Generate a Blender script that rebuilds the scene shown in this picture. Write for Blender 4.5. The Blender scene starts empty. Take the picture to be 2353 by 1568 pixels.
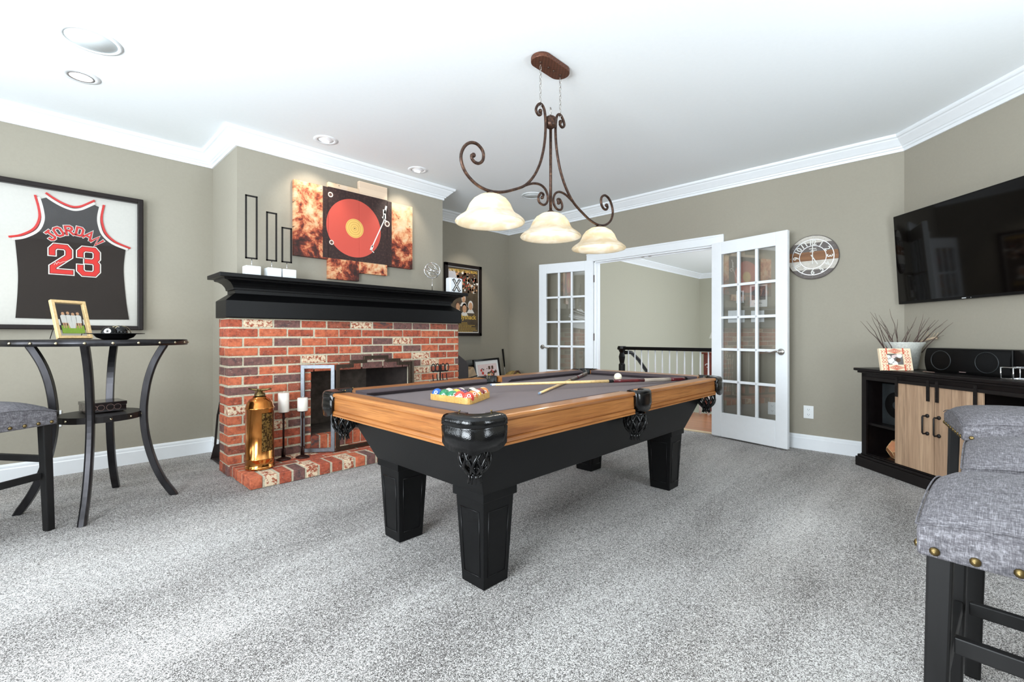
import bpy, bmesh, math, random
from mathutils import Vector, Matrix
random.seed(7)
PI = math.pi
SC = bpy.context.scene
COL = SC.collection
# ------------------------------------------------------------------ camera, world, light, exposure
cam_data = bpy.data.cameras.new('camera')
cam = bpy.data.objects.new('camera', cam_data)
COL.objects.link(cam)
SC.camera = cam
YAW = 0.768642
cam.location = (0, 0, 1.05)
cam.rotation_euler = (PI / 2, 0, YAW - PI / 2)
cam_data.sensor_width = 36
cam_data.lens = 1053.7 / 2353 * 36
cam_data.shift_y = -10.94 / 2353
cam_data.clip_start = 0.02
W = bpy.data.worlds.new('world')
SC.world = W
W.use_nodes = True
W.node_tree.nodes['Background'].inputs[0].default_value = (0.80, 0.90, 1.0, 1)
W.node_tree.nodes['Background'].inputs[1].default_value = 1.0
SC.view_settings.view_transform = 'Standard'
SC.view_settings.look = 'None'
SC.view_settings.exposure = 0.17
SC.view_settings.gamma = 1.0
SC.view_settings.use_curve_mapping = False
SC.cycles.max_bounces = 8
SC.cycles.diffuse_bounces = 5
SC.cycles.sample_clamp_indirect = 6.0
SC.cycles.caustics_reflective = False
SC.cycles.caustics_refractive = False


def area(name, loc, rot, sx, sy, power, col):
    d = bpy.data.lights.new(name, 'AREA')
    d.shape = 'RECTANGLE'
    d.size, d.size_y, d.energy, d.color = sx, sy, power, col
    o = bpy.data.objects.new(name, d)
    o.location, o.rotation_euler = loc, rot
    COL.objects.link(o)
    return o


DAY = (0.86, 0.94, 1.0)
# daylight falling in through the windows behind and beside the camera
UP = math.radians(20)
area('window_light_west', (-1.60, 3.25, 1.42), (0, -PI / 2 - UP, 0), 1.60, 1.5, 62, DAY)
area('window_light_west_near', (-1.60, 0.95, 1.42), (0, -PI / 2 - UP, 0), 1.60, 1.7, 205, DAY)
area('window_light_south', (2.25, -1.57, 1.42), (PI / 2 + UP * 1.5, 0, 0), 1.1, 1.56, 62, DAY)
area('window_light_hall', (8.6, 1.05, 1.6), (PI / 2, 0, 0), 4.0, 2.2, 75, (0.9, 0.96, 1.0))


def sr(r, g, b):
    def f(c):
        c /= 255
        return c / 12.92 if c <= 0.04045 else ((c + 0.055) / 1.055) ** 2.4
    return (f(r), f(g), f(b), 1)


# ------------------------------------------------------------------ materials
class NT:
    def __init__(s, name):
        s.m = bpy.data.materials.new(name)
        s.m.use_nodes = True
        s.t = s.m.node_tree
        s.b = s.t.nodes['Principled BSDF']
        s.out = s.t.nodes['Material Output']

    def n(s, typ, **kw):
        x = s.t.nodes.new(typ)
        for k, v in kw.items():
            if k[0] == '_':
                setattr(x, k[1:], v)
            else:
                s.set(x.inputs[k.replace('__', ' ')], v)
        return x

    def set(s, inp, v):
        if isinstance(v, bpy.types.NodeSocket):
            s.t.links.new(v, inp)
        elif isinstance(v, bpy.types.Node):
            s.t.links.new(v.outputs[0], inp)
        else:
            inp.default_value = v

    def math(s, op, a, b=0.0, c=None):
        x = s.t.nodes.new('ShaderNodeMath')
        x.operation = op
        s.set(x.inputs[0], a)
        s.set(x.inputs[1], b)
        if c is not None:
            s.set(x.inputs[2], c)
        return x.outputs[0]

    def mix(s, f, a, b, mode='MIX'):
        x = s.t.nodes.new('ShaderNodeMix')
        x.data_type = 'RGBA'
        x.blend_type = mode
        s.set(x.inputs[0], f)
        s.set(x.inputs[6], a)
        s.set(x.inputs[7], b)
        return x.outputs[2]

    def ramp(s, f, stops, interp='LINEAR'):
        x = s.t.nodes.new('ShaderNodeValToRGB')
        x.color_ramp.interpolation = interp
        e = x.color_ramp.elements
        while len(e) > 1:
            e.remove(e[-1])
        for i, (p, c) in enumerate(stops):
            if i == 0:
                e[0].position = p
                e[0].color = c
            else:
                q = e.new(p)
                q.color = c
        s.set(x.inputs[0], f)
        return x.outputs[0]

    def co(s, scale=(1, 1, 1), rot=(0, 0, 0), kind='Object'):
        tc = s.t.nodes.new('ShaderNodeTexCoord')
        mp = s.t.nodes.new('ShaderNodeMapping')
        mp.inputs['Scale'].default_value = scale
        mp.inputs['Rotation'].default_value = rot
        s.t.links.new(tc.outputs[kind], mp.inputs[0])
        return mp.outputs[0]

    def noise(s, vec, scale, detail=3, rough=0.6, dist=0.0):
        x = s.n('ShaderNodeTexNoise', Vector=vec, Scale=scale, Detail=detail, Roughness=rough, Distortion=dist)
        return x.outputs[0]

    def bump(s, h, strength, dist=0.002):
        x = s.n('ShaderNodeBump', Height=h, Strength=strength, Distance=dist)
        s.t.links.new(x.outputs[0], s.b.inputs['Normal'])

    def P(s, **kw):
        for k, v in kw.items():
            s.set(s.b.inputs[k.replace('__', ' ')], v)
        return s


M = {}


def plain(name, c, rough=0.5, metal=0.0, nz=None, amt=0.15, bump=None, **kw):
    t = NT(name)
    col = c
    if nz:
        v = t.co()
        f = t.noise(v, nz)
        lo = tuple(x * (1 - amt) for x in c[:3]) + (1,)
        hi = tuple(min(1, x * (1 + amt)) for x in c[:3]) + (1,)
        col = t.ramp(f, [(0.3, lo), (0.7, hi)])
    if bump:
        t.bump(t.noise(t.co(), bump[0], 4), bump[1], bump[2] if len(bump) > 2 else 0.002)
    t.P(Base__Color=col, Roughness=rough, Metallic=metal, **kw)
    M[name] = t.m
    return t.m


def wood(name, c1, c2, axis, rough=0.35, scale=1.0, coat=0.0):
    t = NT(name)
    s = [30 * scale] * 3
    s[axis] = 1.6 * scale
    v = t.co(tuple(s))
    f = t.noise(v, 1.0, 6, 0.65, 0.6)
    s2 = [150 * scale] * 3
    s2[axis] = 5 * scale
    g = t.noise(t.co(tuple(s2)), 1.0, 3, 0.6)
    col = t.ramp(f, [(0.3, c1), (0.68, c2)])
    col = t.mix(t.math('MULTIPLY', t.ramp(g, [(0.5, (0, 0, 0, 1)), (0.66, (1, 1, 1, 1))]), 0.45), col, tuple(x * 0.5 for x in c1[:3]) + (1,))
    t.P(Base__Color=col, Roughness=rough, Coat__Weight=coat, Coat__Roughness=0.15)
    t.bump(g, 0.12, 0.0006)
    M[name] = t.m
    return t.m


WALLC = sr(158, 152, 138)
plain('wall_paint', WALLC, 0.85, nz=60, amt=0.02, bump=(160, 0.08))
plain('hall_paint', sr(178, 175, 158), 0.85, nz=60, amt=0.02)
plain('ceiling_paint', sr(244, 248, 250), 0.9, nz=40, amt=0.008, bump=(120, 0.05))
plain('trim_white', sr(240, 243, 246), 0.35, nz=20, amt=0.01)
plain('black_paint', sr(9, 9, 10), 0.40, nz=30, amt=0.2, bump=(90, 0.06), Specular__IOR__Level=0.22)
plain('black_satin', sr(9, 8, 9), 0.32, nz=30, amt=0.2, Specular__IOR__Level=0.3)
plain('black_matte', sr(9, 8, 8), 0.75, nz=50, amt=0.2, Specular__IOR__Level=0.15)
plain('espresso', sr(19, 14, 14), 0.38, nz=40, amt=0.25, bump=(60, 0.06), Specular__IOR__Level=0.35)
plain('mortar', sr(196, 187, 164), 0.95, nz=120, amt=0.22, bump=(150, 0.6, 0.004))
plain('candle_wax', sr(238, 230, 220), 0.5, nz=30, amt=0.02, Subsurface__Weight=0.15)
plain('white_plastic', sr(236, 238, 238), 0.4, nz=20, amt=0.01)
plain('white_paper', sr(238, 236, 232), 0.8, nz=80, amt=0.015)
plain('white_resin', sr(236, 240, 243), 0.45, nz=20, amt=0.01)
plain('dark_frame', sr(24, 15, 13), 0.42, nz=30, amt=0.25, Specular__IOR__Level=0.3)
plain('black_iron', sr(24, 19, 18), 0.5, 0.3, nz=40, amt=0.3)
plain('nickel', sr(196, 192, 186), 0.22, 1.0, nz=30, amt=0.05)
plain('chrome', sr(225, 226, 228), 0.08, 1.0, nz=30, amt=0.03)
plain('antique_brass', sr(124, 106, 70), 0.36, 1.0, nz=80, amt=0.2)
plain('silver_nail', sr(190, 178, 150), 0.25, 1.0, nz=80, amt=0.1)
plain('dark_bronze', sr(66, 50, 40), 0.4, 0.8, nz=60, amt=0.3)
plain('brown_iron', sr(58, 36, 32), 0.38, 0.6, nz=60, amt=0.3)
plain('screen_bronze_lit', sr(120, 124, 130), 0.4, 0.7, nz=50, amt=0.15)  # same screen metal, with window light painted in as a paler blue-grey
plain('screen_bronze', sr(70, 58, 48), 0.42, 0.7, nz=50, amt=0.2)
plain('gold_frame', sr(222, 190, 138), 0.4, 0.2, nz=60, amt=0.15)
plain('ivory', sr(236, 228, 205), 0.12, nz=20, amt=0.02, Coat__Weight=0.6)
plain('jersey_black', sr(40, 31, 28), 0.85, nz=400, amt=0.2)
plain('jersey_mesh', sr(62, 58, 58), 0.8, nz=500, amt=0.25)
plain('jersey_red', sr(222, 48, 44), 0.7, nz=200, amt=0.05)
plain('jersey_white', sr(236, 228, 222), 0.75, nz=200, amt=0.03)
plain('jersey_dark_red', sr(92, 22, 26), 0.75, nz=200, amt=0.05)
plain('mat_board', sr(226, 221, 214), 0.8, nz=60, amt=0.02)
plain('gold_ink', sr(226, 186, 84), 0.6, nz=80, amt=0.08)
plain('skin_ink', sr(214, 164, 126), 0.7, nz=60, amt=0.2)
plain('hair_ink', sr(88, 62, 46), 0.7, nz=80, amt=0.35)
plain('grey_ink', sr(110, 106, 104), 0.7, nz=80, amt=0.35)
plain('black_ink', sr(26, 22, 22), 0.6, nz=80, amt=0.2)
plain('white_ink', sr(238, 234, 228), 0.6, nz=80, amt=0.03)
plain('red_ink', sr(196, 62, 48), 0.6, nz=80, amt=0.1)
plain('pink_ink', sr(228, 206, 202), 0.7, nz=60, amt=0.1)
plain('grass_ink', sr(150, 186, 62), 0.7, nz=200, amt=0.2)
plain('photo_dark', sr(58, 46, 42), 0.6, nz=60, amt=0.4)
plain('label_cream', sr(226, 186, 106), 0.5, nz=40, amt=0.1)
plain('clock_white', sr(222, 220, 214), 0.6, nz=40, amt=0.06)
plain('clock_grey', sr(98, 90, 86), 0.6, nz=40, amt=0.15)
plain('clock_silver', sr(196, 198, 200), 0.35, 0.7, nz=40, amt=0.05)
plain('galvanized', sr(212, 213, 206), 0.5, 0.2, nz=70, amt=0.16)
plain('twig', sr(86, 68, 62), 0.8, nz=60, amt=0.35)
plain('twig_pale', sr(186, 164, 138), 0.8, nz=60, amt=0.2)
plain('frame_cream', sr(244, 222, 190), 0.6, nz=60, amt=0.03)
plain('frame_red', sr(214, 88, 62), 0.6, nz=60, amt=0.08)
plain('copper_wood', sr(196, 132, 92), 0.45, 0.25, nz=60, amt=0.1)
plain('tan_leather', sr(176, 150, 118), 0.6, nz=30, amt=0.2, bump=(60, 0.2))
plain('grey_nylon', sr(92, 96, 98), 0.6, nz=60, amt=0.2)
plain('khaki', sr(150, 126, 72), 0.8, nz=26, amt=0.5)
plain('dark_leather', sr(40, 30, 28), 0.5, nz=30, amt=0.2)
plain('cherry_wood', sr(120, 52, 34), 0.35, nz=14, amt=0.35)
plain('lamp_linen', sr(236, 234, 226), 0.8, nz=200, amt=0.03)
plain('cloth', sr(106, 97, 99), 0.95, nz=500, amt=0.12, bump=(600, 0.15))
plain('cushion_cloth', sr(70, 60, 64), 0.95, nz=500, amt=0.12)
plain('speaker_grille', sr(226, 233, 235), 0.85, nz=500, amt=0.05)
plain('speaker_rim', sr(238, 243, 245), 0.6, nz=40, amt=0.01)
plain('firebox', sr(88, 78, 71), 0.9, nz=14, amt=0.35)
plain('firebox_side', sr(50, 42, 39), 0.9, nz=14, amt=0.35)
plain('threshold_oak', sr(222, 198, 160), 0.4, nz=20, amt=0.1)
plain('tv_black', sr(6, 4, 4), 0.05, nz=10, amt=0.1, Specular__IOR__Level=0.38)
plain('lacquer_box', sr(26, 16, 16), 0.14, nz=12, amt=0.4)
plain('lacquer_ring', sr(120, 92, 84), 0.35, nz=60, amt=0.2)
plain('cabinet_item', sr(38, 42, 44), 0.45, nz=14, amt=0.3)
def brick_mat(name, c, dark, fleck):
    t = NT(name)
    v = t.co()
    f = t.noise(v, 24, 5, 0.65)
    col = t.ramp(f, [(0.34, dark), (0.5, c), (0.66, tuple(min(1, x * 1.25) for x in c[:3]) + (1,))])
    g = t.noise(t.co((1, 1, 2.2)), 46, 4, 0.75, 0.8)
    col = t.mix(t.math('MULTIPLY', t.ramp(g, [(0.60, (0, 0, 0, 1)), (0.68, (1, 1, 1, 1))]), fleck), col, sr(206, 186, 166))
    t.P(Base__Color=col, Roughness=0.92)
    t.bump(t.noise(v, 60, 4), 0.6, 0.004)
    M[name] = t.m
    return t.m


BRICKS = [brick_mat('brick_red', sr(168, 82, 58), sr(112, 56, 44), 0.75),
          brick_mat('brick_orange', sr(190, 102, 70), sr(146, 70, 50), 0.5),
          brick_mat('brick_plum', sr(116, 80, 74), sr(78, 62, 62), 0.6),
          brick_mat('brick_brown', sr(148, 80, 60), sr(92, 56, 46), 0.9)]
# brick with lime-wash left on it
t = NT('brick_limewash')
f = t.noise(t.co(), 42, 4, 0.7)
t.P(Base__Color=t.ramp(f, [(0.44, sr(158, 78, 54)), (0.52, sr(226, 204, 174))]), Roughness=0.95)
t.bump(f, 0.6, 0.004)
BRICKS.append(t.m)
t = NT('brick_charred')
f = t.noise(t.co((14, 14, 40)), 1, 4, 0.7)
t.P(Base__Color=t.ramp(f, [(0.42, sr(78, 66, 66)), (0.56, sr(150, 78, 58))]), Roughness=0.9)
t.bump(t.noise(t.co(), 70, 4), 0.6, 0.004)
BRICKS.append(t.m)

wood('oak', sr(130, 76, 36), sr(176, 118, 64), 0, 0.32, 1.0, 0.3)
wood('oak_y', sr(130, 76, 36), sr(176, 118, 64), 1, 0.32, 1.0, 0.3)
wood('barn_wood', sr(148, 118, 94), sr(196, 164, 134), 2, 0.6, 0.7)
wood('maple', sr(226, 186, 122), sr(240, 208, 150), 0, 0.25, 1.0, 0.4)
wood('rack_wood', sr(186, 140, 72), sr(214, 172, 100), 0, 0.4, 1.0)
wood('floor_oak', sr(176, 112, 76), sr(206, 146, 104), 1, 0.3, 0.4)
wood('plank_brown', sr(112, 72, 42), sr(150, 104, 64), 1, 0.6, 0.6)

# carpet: cut-pile flecks of pale grey and brown-grey
t = NT('carpet')
v = t.co()
f1 = t.noise(v, 330, 2, 0.7)
f2 = t.noise(v, 130, 2, 0.6)
mixf = t.math('MULTIPLY_ADD', f2, 0.22, t.math('MULTIPLY', f1, 0.78))
lay = t.noise(t.co((0.35, 1.5, 1), (0, 0, 0.12)), 1.7, 3, 0.55)
shift = t.math('MULTIPLY_ADD', lay, 0.16, -0.08)
c = t.ramp(t.math('ADD', mixf, shift), [(0.38, sr(52, 48, 47)), (0.49, sr(144, 139, 135)), (0.58, sr(236, 233, 230))])
t.P(Base__Color=c, Roughness=0.95)
t.bump(mixf, 0.9, 0.006)
M['carpet'] = t.m

# woven upholstery
t = NT('tweed')
a = t.noise(t.co((560, 40, 80)), 1, 3, 0.7)
b = t.noise(t.co((40, 560, 80)), 1, 3, 0.7)
d = t.noise(t.co((80, 80, 480)), 1, 3, 0.7)
s_ = t.math('ADD', t.math('ADD', t.math('MULTIPLY', a, 0.36), t.math('MULTIPLY', b, 0.36)), t.math('MULTIPLY', d, 0.28))
t.P(Base__Color=t.ramp(s_, [(0.36, sr(54, 53, 58)), (0.5, sr(102, 99, 103)), (0.66, sr(164, 162, 167))]), Roughness=0.9)
t.bump(s_, 0.5, 0.002)
M['tweed'] = t.m

# gunmetal-coated steel of the pub table, black leather, hammered copper
t = NT('gunmetal')
f = t.noise(t.co((12, 12, 3)), 1, 4)
t.P(Base__Color=t.ramp(f, [(0.3, sr(44, 42, 43)), (0.7, sr(66, 65, 68))]), Metallic=0.85, Roughness=0.34)
M['gunmetal'] = t.m
t = NT('stool_leg')
f = t.noise(t.co((16, 16, 4)), 1, 4)
t.P(Base__Color=t.ramp(f, [(0.3, sr(16, 15, 15)), (0.7, sr(26, 25, 25))]), Metallic=0.0, Roughness=0.5, Specular__IOR__Level=0.3)
M['stool_leg'] = t.m
t = NT('black_leather')
vo = t.n('ShaderNodeTexVoronoi', Vector=t.co(), Scale=260.0)
big = t.noise(t.co(), 14, 3)
t.P(Base__Color=sr(8, 8, 9), Roughness=0.16, Specular__IOR__Level=0.40)
t.bump(t.math('ADD', t.math('MULTIPLY', vo.outputs['Distance'], 0.25), big), 0.16, 0.006)
M['black_leather'] = t.m
t = NT('copper')
f = t.noise(t.co((6, 6, 2.5)), 1, 4, 0.6)
t.P(Base__Color=t.ramp(f, [(0.3, sr(186, 112, 52)), (0.7, sr(226, 160, 92))]), Metallic=1.0, Roughness=0.16)
t.bump(t.noise(t.co(), 28, 3), 0.05, 0.004)
M['copper'] = t.m
t = NT('brass_plate')
f = t.noise(t.co((90, 90, 60)), 1, 2)
t.P(Base__Color=t.ramp(f, [(0.46, sr(70, 50, 26)), (0.56, sr(150, 116, 62))]), Metallic=0.8, Roughness=0.45)
t.bump(f, 0.6, 0.003)
M['brass_plate'] = t.m
t = NT('fixture_bronze')
f = t.noise(t.co((60, 60, 60)), 1, 3, 0.7)
t.P(Base__Color=t.ramp(f, [(0.35, sr(46, 32, 27)), (0.6, sr(84, 60, 48)), (0.8, sr(142, 108, 84))]), Metallic=0.6, Roughness=0.42)
M['fixture_bronze'] = t.m
t = NT('canopy_bronze')
wv = t.n('ShaderNodeTexChecker', Vector=t.co(), Scale=75.0)
f = t.noise(t.co(), 60, 3)
t.P(Base__Color=t.mix(t.math('MULTIPLY', wv.outputs[1], 0.5), sr(108, 66, 48), sr(58, 34, 28)), Metallic=0.4, Roughness=0.5)
t.bump(wv.outputs[1], 0.6, 0.003)
M['canopy_bronze'] = t.m

# clear glass: mostly transparent, mirror-like at the surface
def glass(name, k):
    t = NT(name)
    fr = t.n('ShaderNodeFresnel', IOR=1.5)
    tr = t.n('ShaderNodeBsdfTransparent', Color=(0.97, 0.98, 0.975, 1))
    gl = t.n('ShaderNodeBsdfGlossy', Color=(1, 1, 1, 1), Roughness=0.0)
    mx = t.n('ShaderNodeMixShader')
    t.t.links.new(t.math('MINIMUM', t.math('MULTIPLY', fr.outputs[0], k), 1.0), mx.inputs[0])
    t.t.links.new(tr.outputs[0], mx.inputs[1])
    t.t.links.new(gl.outputs[0], mx.inputs[2])
    t.t.links.new(mx.outputs[0], t.out.inputs[0])
    M[name] = t.m


glass('clear_glass', 4.2)
glass('picture_glass', 0.5)

# alabaster glass of the pendant shades
t = NT('alabaster')
f = t.noise(t.co((9, 9, 22)), 1, 3, 0.5, 1.2)
c = t.ramp(f, [(0.38, sr(238, 226, 202)), (0.62, sr(252, 247, 236))])
tl = t.n('ShaderNodeBsdfTranslucent', Color=c)
t.P(Base__Color=c, Roughness=0.25)
mx = t.n('ShaderNodeMixShader', Fac=0.68)
t.t.links.new(t.b.outputs[0], mx.inputs[1])
t.t.links.new(tl.outputs[0], mx.inputs[2])
t.t.links.new(mx.outputs[0], t.out.inputs[0])
M['alabaster'] = t.m


def glow(name, c, s):
    t = NT(name)
    e = t.n('ShaderNodeEmission', Color=c, Strength=s)
    t.t.links.new(e.outputs[0], t.out.inputs[0])
    M[name] = t.m


glow('bulb_glow', (1, 0.94, 0.83, 1), 140)
glow('downlight_glow', (1, 0.97, 0.92, 1), 9)
plain('baffle', sr(128, 124, 122), 0.5, nz=40, amt=0.05)

# printed canvas: aged sheet music round a record player
def canvas_mat(name, ox, oz, bias=0.0):
    t = NT(name)
    tc = t.t.nodes.new('ShaderNodeTexCoord')
    sp = t.n('ShaderNodeSeparateXYZ', Vector=tc.outputs['Object'])
    x = t.math('ADD', sp.outputs[0], ox)      # metres right of the record's centre
    z = t.math('ADD', sp.outputs[2], oz)
    cb = t.n('ShaderNodeCombineXYZ', X=x, Y=0.0, Z=z)
    n1 = t.noise(cb.outputs[0], 6.5, 7, 0.72, 0.3)
    n2 = t.noise(cb.outputs[0], 2.2, 4, 0.6)
    edge = t.math('MULTIPLY', t.math('ABSOLUTE', z), -0.36)
    lowd = t.math('MULTIPLY', z, 0.34)
    g = t.math('ADD', t.math('ADD', t.math('MULTIPLY', n1, 0.85), t.math('MULTIPLY', n2, 0.35)), t.math('ADD', lowd, -0.04 + bias))
    col = t.ramp(g, [(0.40, sr(34, 17, 14)), (0.475, sr(92, 34, 24)), (0.52, sr(176, 80, 50)), (0.565, sr(216, 150, 104)), (0.64, sr(226, 192, 152)), (0.82, sr(232, 208, 182))])
    st = t.math('LESS_THAN', t.math('FRACT', t.math('MULTIPLY', z, 85.0)), 0.16)
    band = t.math('GREATER_THAN', t.math('FRACT', t.math('MULTIPLY', z, 11.0)), 0.45)
    col = t.mix(t.math('MULTIPLY', t.math('MULTIPLY', st, band), 0.4), col, sr(120, 60, 40))
    vo = t.n('ShaderNodeTexVoronoi', Vector=cb.outputs[0], Scale=26.0)
    dots = t.math('MULTIPLY', t.math('LESS_THAN', vo.outputs['Distance'], 0.16), t.math('GREATER_THAN', t.noise(cb.outputs[0], 4.0, 1), 0.53))
    col = t.mix(t.math('MULTIPLY', dots, 0.8), col, sr(60, 26, 20))
    # turntable plinth
    px = t.math('LESS_THAN', t.math('ABSOLUTE', t.math('ADD', x, -0.045)), 0.352)
    pz = t.math('LESS_THAN', t.math('ABSOLUTE', t.math('ADD', z, -0.015)), 0.325)
    nb = t.noise(cb.outputs[0], 45, 3)
    plinth = t.mix(t.ramp(nb, [(0.5, (0, 0, 0, 1)), (0.75, (0.35, 0.35, 0.35, 1))]), sr(44, 24, 22), sr(120, 84, 76))
    col = t.mix(t.math('MULTIPLY', px, pz), col, plinth)
    r = t.math('POWER', t.math('ADD', t.math('MULTIPLY', x, x), t.math('MULTIPLY', z, z)), 0.5)
    gro = t.math('FRACT', t.math('MULTIPLY', r, 90.0))
    red = t.mix(t.math('MULTIPLY', gro, 0.22), sr(206, 84, 70), sr(188, 68, 56))
    col = t.mix(t.math('LESS_THAN', r, 0.274), col, red)
    lab = t.mix(t.math('GREATER_THAN', t.math('FRACT', t.math('MULTIPLY', r, 48.0)), 0.75), sr(232, 190, 104), sr(206, 158, 78))
    col = t.mix(t.math('LESS_THAN', r, 0.09), col, lab)
    col = t.mix(t.math('LESS_THAN', r, 0.006), col, sr(96, 60, 40))
    for (kx, kz, kr) in ((0.345, 0.105, 0.03), (-0.225, -0.165, 0.022), (-0.235, 0.27, 0.024)):
        rr = t.math('POWER', t.math('ADD', t.math('POWER', t.math('ADD', x, -kx), 2.0), t.math('POWER', t.math('ADD', z, -kz), 2.0)), 0.5)
        col = t.mix(t.math('LESS_THAN', rr, kr), col, sr(222, 208, 196))
        col = t.mix(t.math('LESS_THAN', rr, kr * 0.6), col, sr(92, 62, 54))
    t.P(Base__Color=col, Roughness=0.55)
    M[name] = t.m
    return t.m


# ------------------------------------------------------------------ mesh helpers
class MB:
    def __init__(s):
        s.v, s.f, s.mi, s.sm = [], [], [], []

    def add(s, vs, fs, mi=0, smooth=False):
        o = len(s.v)
        s.v += [tuple(p) for p in vs]
        for f in fs:
            s.f.append(tuple(i + o for i in f))
            s.mi.append(mi)
            s.sm.append(smooth)
        return s

    def box(s, x0, x1, y0, y1, z0, z1, mi=0, mat=None):
        vs = [Vector((x, y, z)) for z in (z0, z1) for y in (y0, y1) for x in (x0, x1)]
        if mat is not None:
            vs = [mat @ p for p in vs]
        return s.add(vs, [(0, 2, 3, 1), (4, 5, 7, 6), (0, 1, 5, 4), (2, 6, 7, 3), (0, 4, 6, 2), (1, 3, 7, 5)], mi)

    def frustum(s, cx, cy, z0, hx0, hy0, z1, hx1, hy1, mi=0, dx=0, dy=0):
        vs = [(cx + a * hx0, cy + b * hy0, z0) for a, b in ((-1, -1), (1, -1), (1, 1), (-1, 1))]
        vs += [(cx + dx + a * hx1, cy + dy + b * hy1, z1) for a, b in ((-1, -1), (1, -1), (1, 1), (-1, 1))]
        return s.add(vs, [(3, 2, 1, 0), (4, 5, 6, 7), (0, 1, 5, 4), (1, 2, 6, 5), (2, 3, 7, 6), (3, 0, 4, 7)], mi)

    def lathe(s, prof, cx=0, cy=0, n=24, mi=0, smooth=True, mat=None, cap=True):
        vs, fs = [], []
        for (r, z) in prof:
            for k in range(n):
                a = 2 * PI * k / n
                p = Vector((cx + r * math.cos(a), cy + r * math.sin(a), z))
                vs.append(mat @ p if mat is not None else p)
        for i in range(len(prof) - 1):
            for k in range(n):
                k2 = (k + 1) % n
                fs.append((i * n + k, i * n + k2, (i + 1) * n + k2, (i + 1) * n + k))
        if cap:
            fs.append(tuple(range(n - 1, -1, -1)))
            m = (len(prof) - 1) * n
            fs.append(tuple(m + k for k in range(n)))
        return s.add(vs, fs, mi, smooth)

    def tube(s, path, r, n=8, mi=0, closed=False, smooth=True):
        P = [Vector(p) for p in path]
        m = len(P)
        rs = r if isinstance(r, (list, tuple)) else [r] * m
        up = None
        vs, fs = [], []
        for i in range(m):
            a = P[(i - 1) % m] if (closed or i > 0) else P[i]
            b = P[(i + 1) % m] if (closed or i < m - 1) else P[i]
            d = (b - a)
            if d.length < 1e-9:
                d = Vector((0, 0, 1))
            d.normalize()
            if up is None:
                up = Vector((0, 0, 1)) if abs(d.z) < 0.9 else Vector((1, 0, 0))
            u = d.cross(up)
            if u.length < 1e-6:
                u = d.cross(Vector((0, 1, 0)))
            u.normalize()
            w = u.cross(d).normalized()
            up = w
            for k in range(n):
                an = 2 * PI * k / n
                vs.append(P[i] + (u * math.cos(an) + w * math.sin(an)) * rs[i])
        for i in range(m if closed else m - 1):
            j = (i + 1) % m
            for k in range(n):
                k2 = (k + 1) % n
                fs.append((i * n + k, i * n + k2, j * n + k2, j * n + k))
        if not closed:
            fs.append(tuple(range(n - 1, -1, -1)))
            fs.append(tuple((m - 1) * n + k for k in range(n)))
        return s.add(vs, fs, mi, smooth)

    def prism(s, poly, a0, a1, plane='xz', mi=0, mat=None):
        """closed polygon extruded along the third axis"""
        n = len(poly)
        def pt(p, a):
            q = {'xz': (p[0], a, p[1]), 'yz': (a, p[0], p[1]), 'xy': (p[0], p[1], a)}[plane]
            q = Vector(q)
            return mat @ q if mat is not None else q
        vs = [pt(p, a0) for p in poly] + [pt(p, a1) for p in poly]
        fs = [tuple(range(n)), tuple(range(2 * n - 1, n - 1, -1))]
        for i in range(n):
            j = (i + 1) % n
            fs.append((i, i + n, j + n, j))
        return s.add(vs, fs, mi)

    def sweep(s, prof, path, closed=False, mi=0, side=-1):
        """profile of (offset, z) carried along an xy path with mitred corners; side -1: offset to the right of travel"""
        n, m = len(path), len(prof)
        P = [Vector((p[0], p[1])) for p in path]
        vs, fs = [], []
        for i in range(n):
            d1 = (P[i] - P[i - 1]).normalized() if (i > 0 or closed) else (P[1] - P[0]).normalized()
            d2 = (P[(i + 1) % n] - P[i]).normalized() if (i < n - 1 or closed) else d1
            n1 = Vector((-d1.y, d1.x)) * -side * -1
            n2 = Vector((-d2.y, d2.x)) * -side * -1
            b = (n1 + n2)
            b = b / max(1e-6, (1 + n1.dot(n2)))
            for (o, z) in prof:
                q = P[i] + b * o
                vs.append((q.x, q.y, z))
        for i in range(n if closed else n - 1):
            j = (i + 1) % n
            for k in range(m):
                k2 = (k + 1) % m
                fs.append((i * m + k, j * m + k, j * m + k2, i * m + k2))
        if not closed:
            fs.append(tuple(range(m)))
            fs.append(tuple((n - 1) * m + k for k in range(m - 1, -1, -1)))
        return s.add(vs, fs, mi)

    def sphere(s, c, r, n=20, m=12, mi=0, sx=1, sy=1, sz=1):
        vs, fs = [], []
        for i in range(m + 1):
            th = PI * i / m
            for k in range(n):
                ph = 2 * PI * k / n
                vs.append((c[0] + r * sx * math.sin(th) * math.cos(ph), c[1] + r * sy * math.sin(th) * math.sin(ph), c[2] - r * sz * math.cos(th)))
        for i in range(m):
            for k in range(n):
                k2 = (k + 1) % n
                fs.append((i * n + k, i * n + k2, (i + 1) * n + k2, (i + 1) * n + k))
        return s.add(vs, fs, mi, True)

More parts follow.
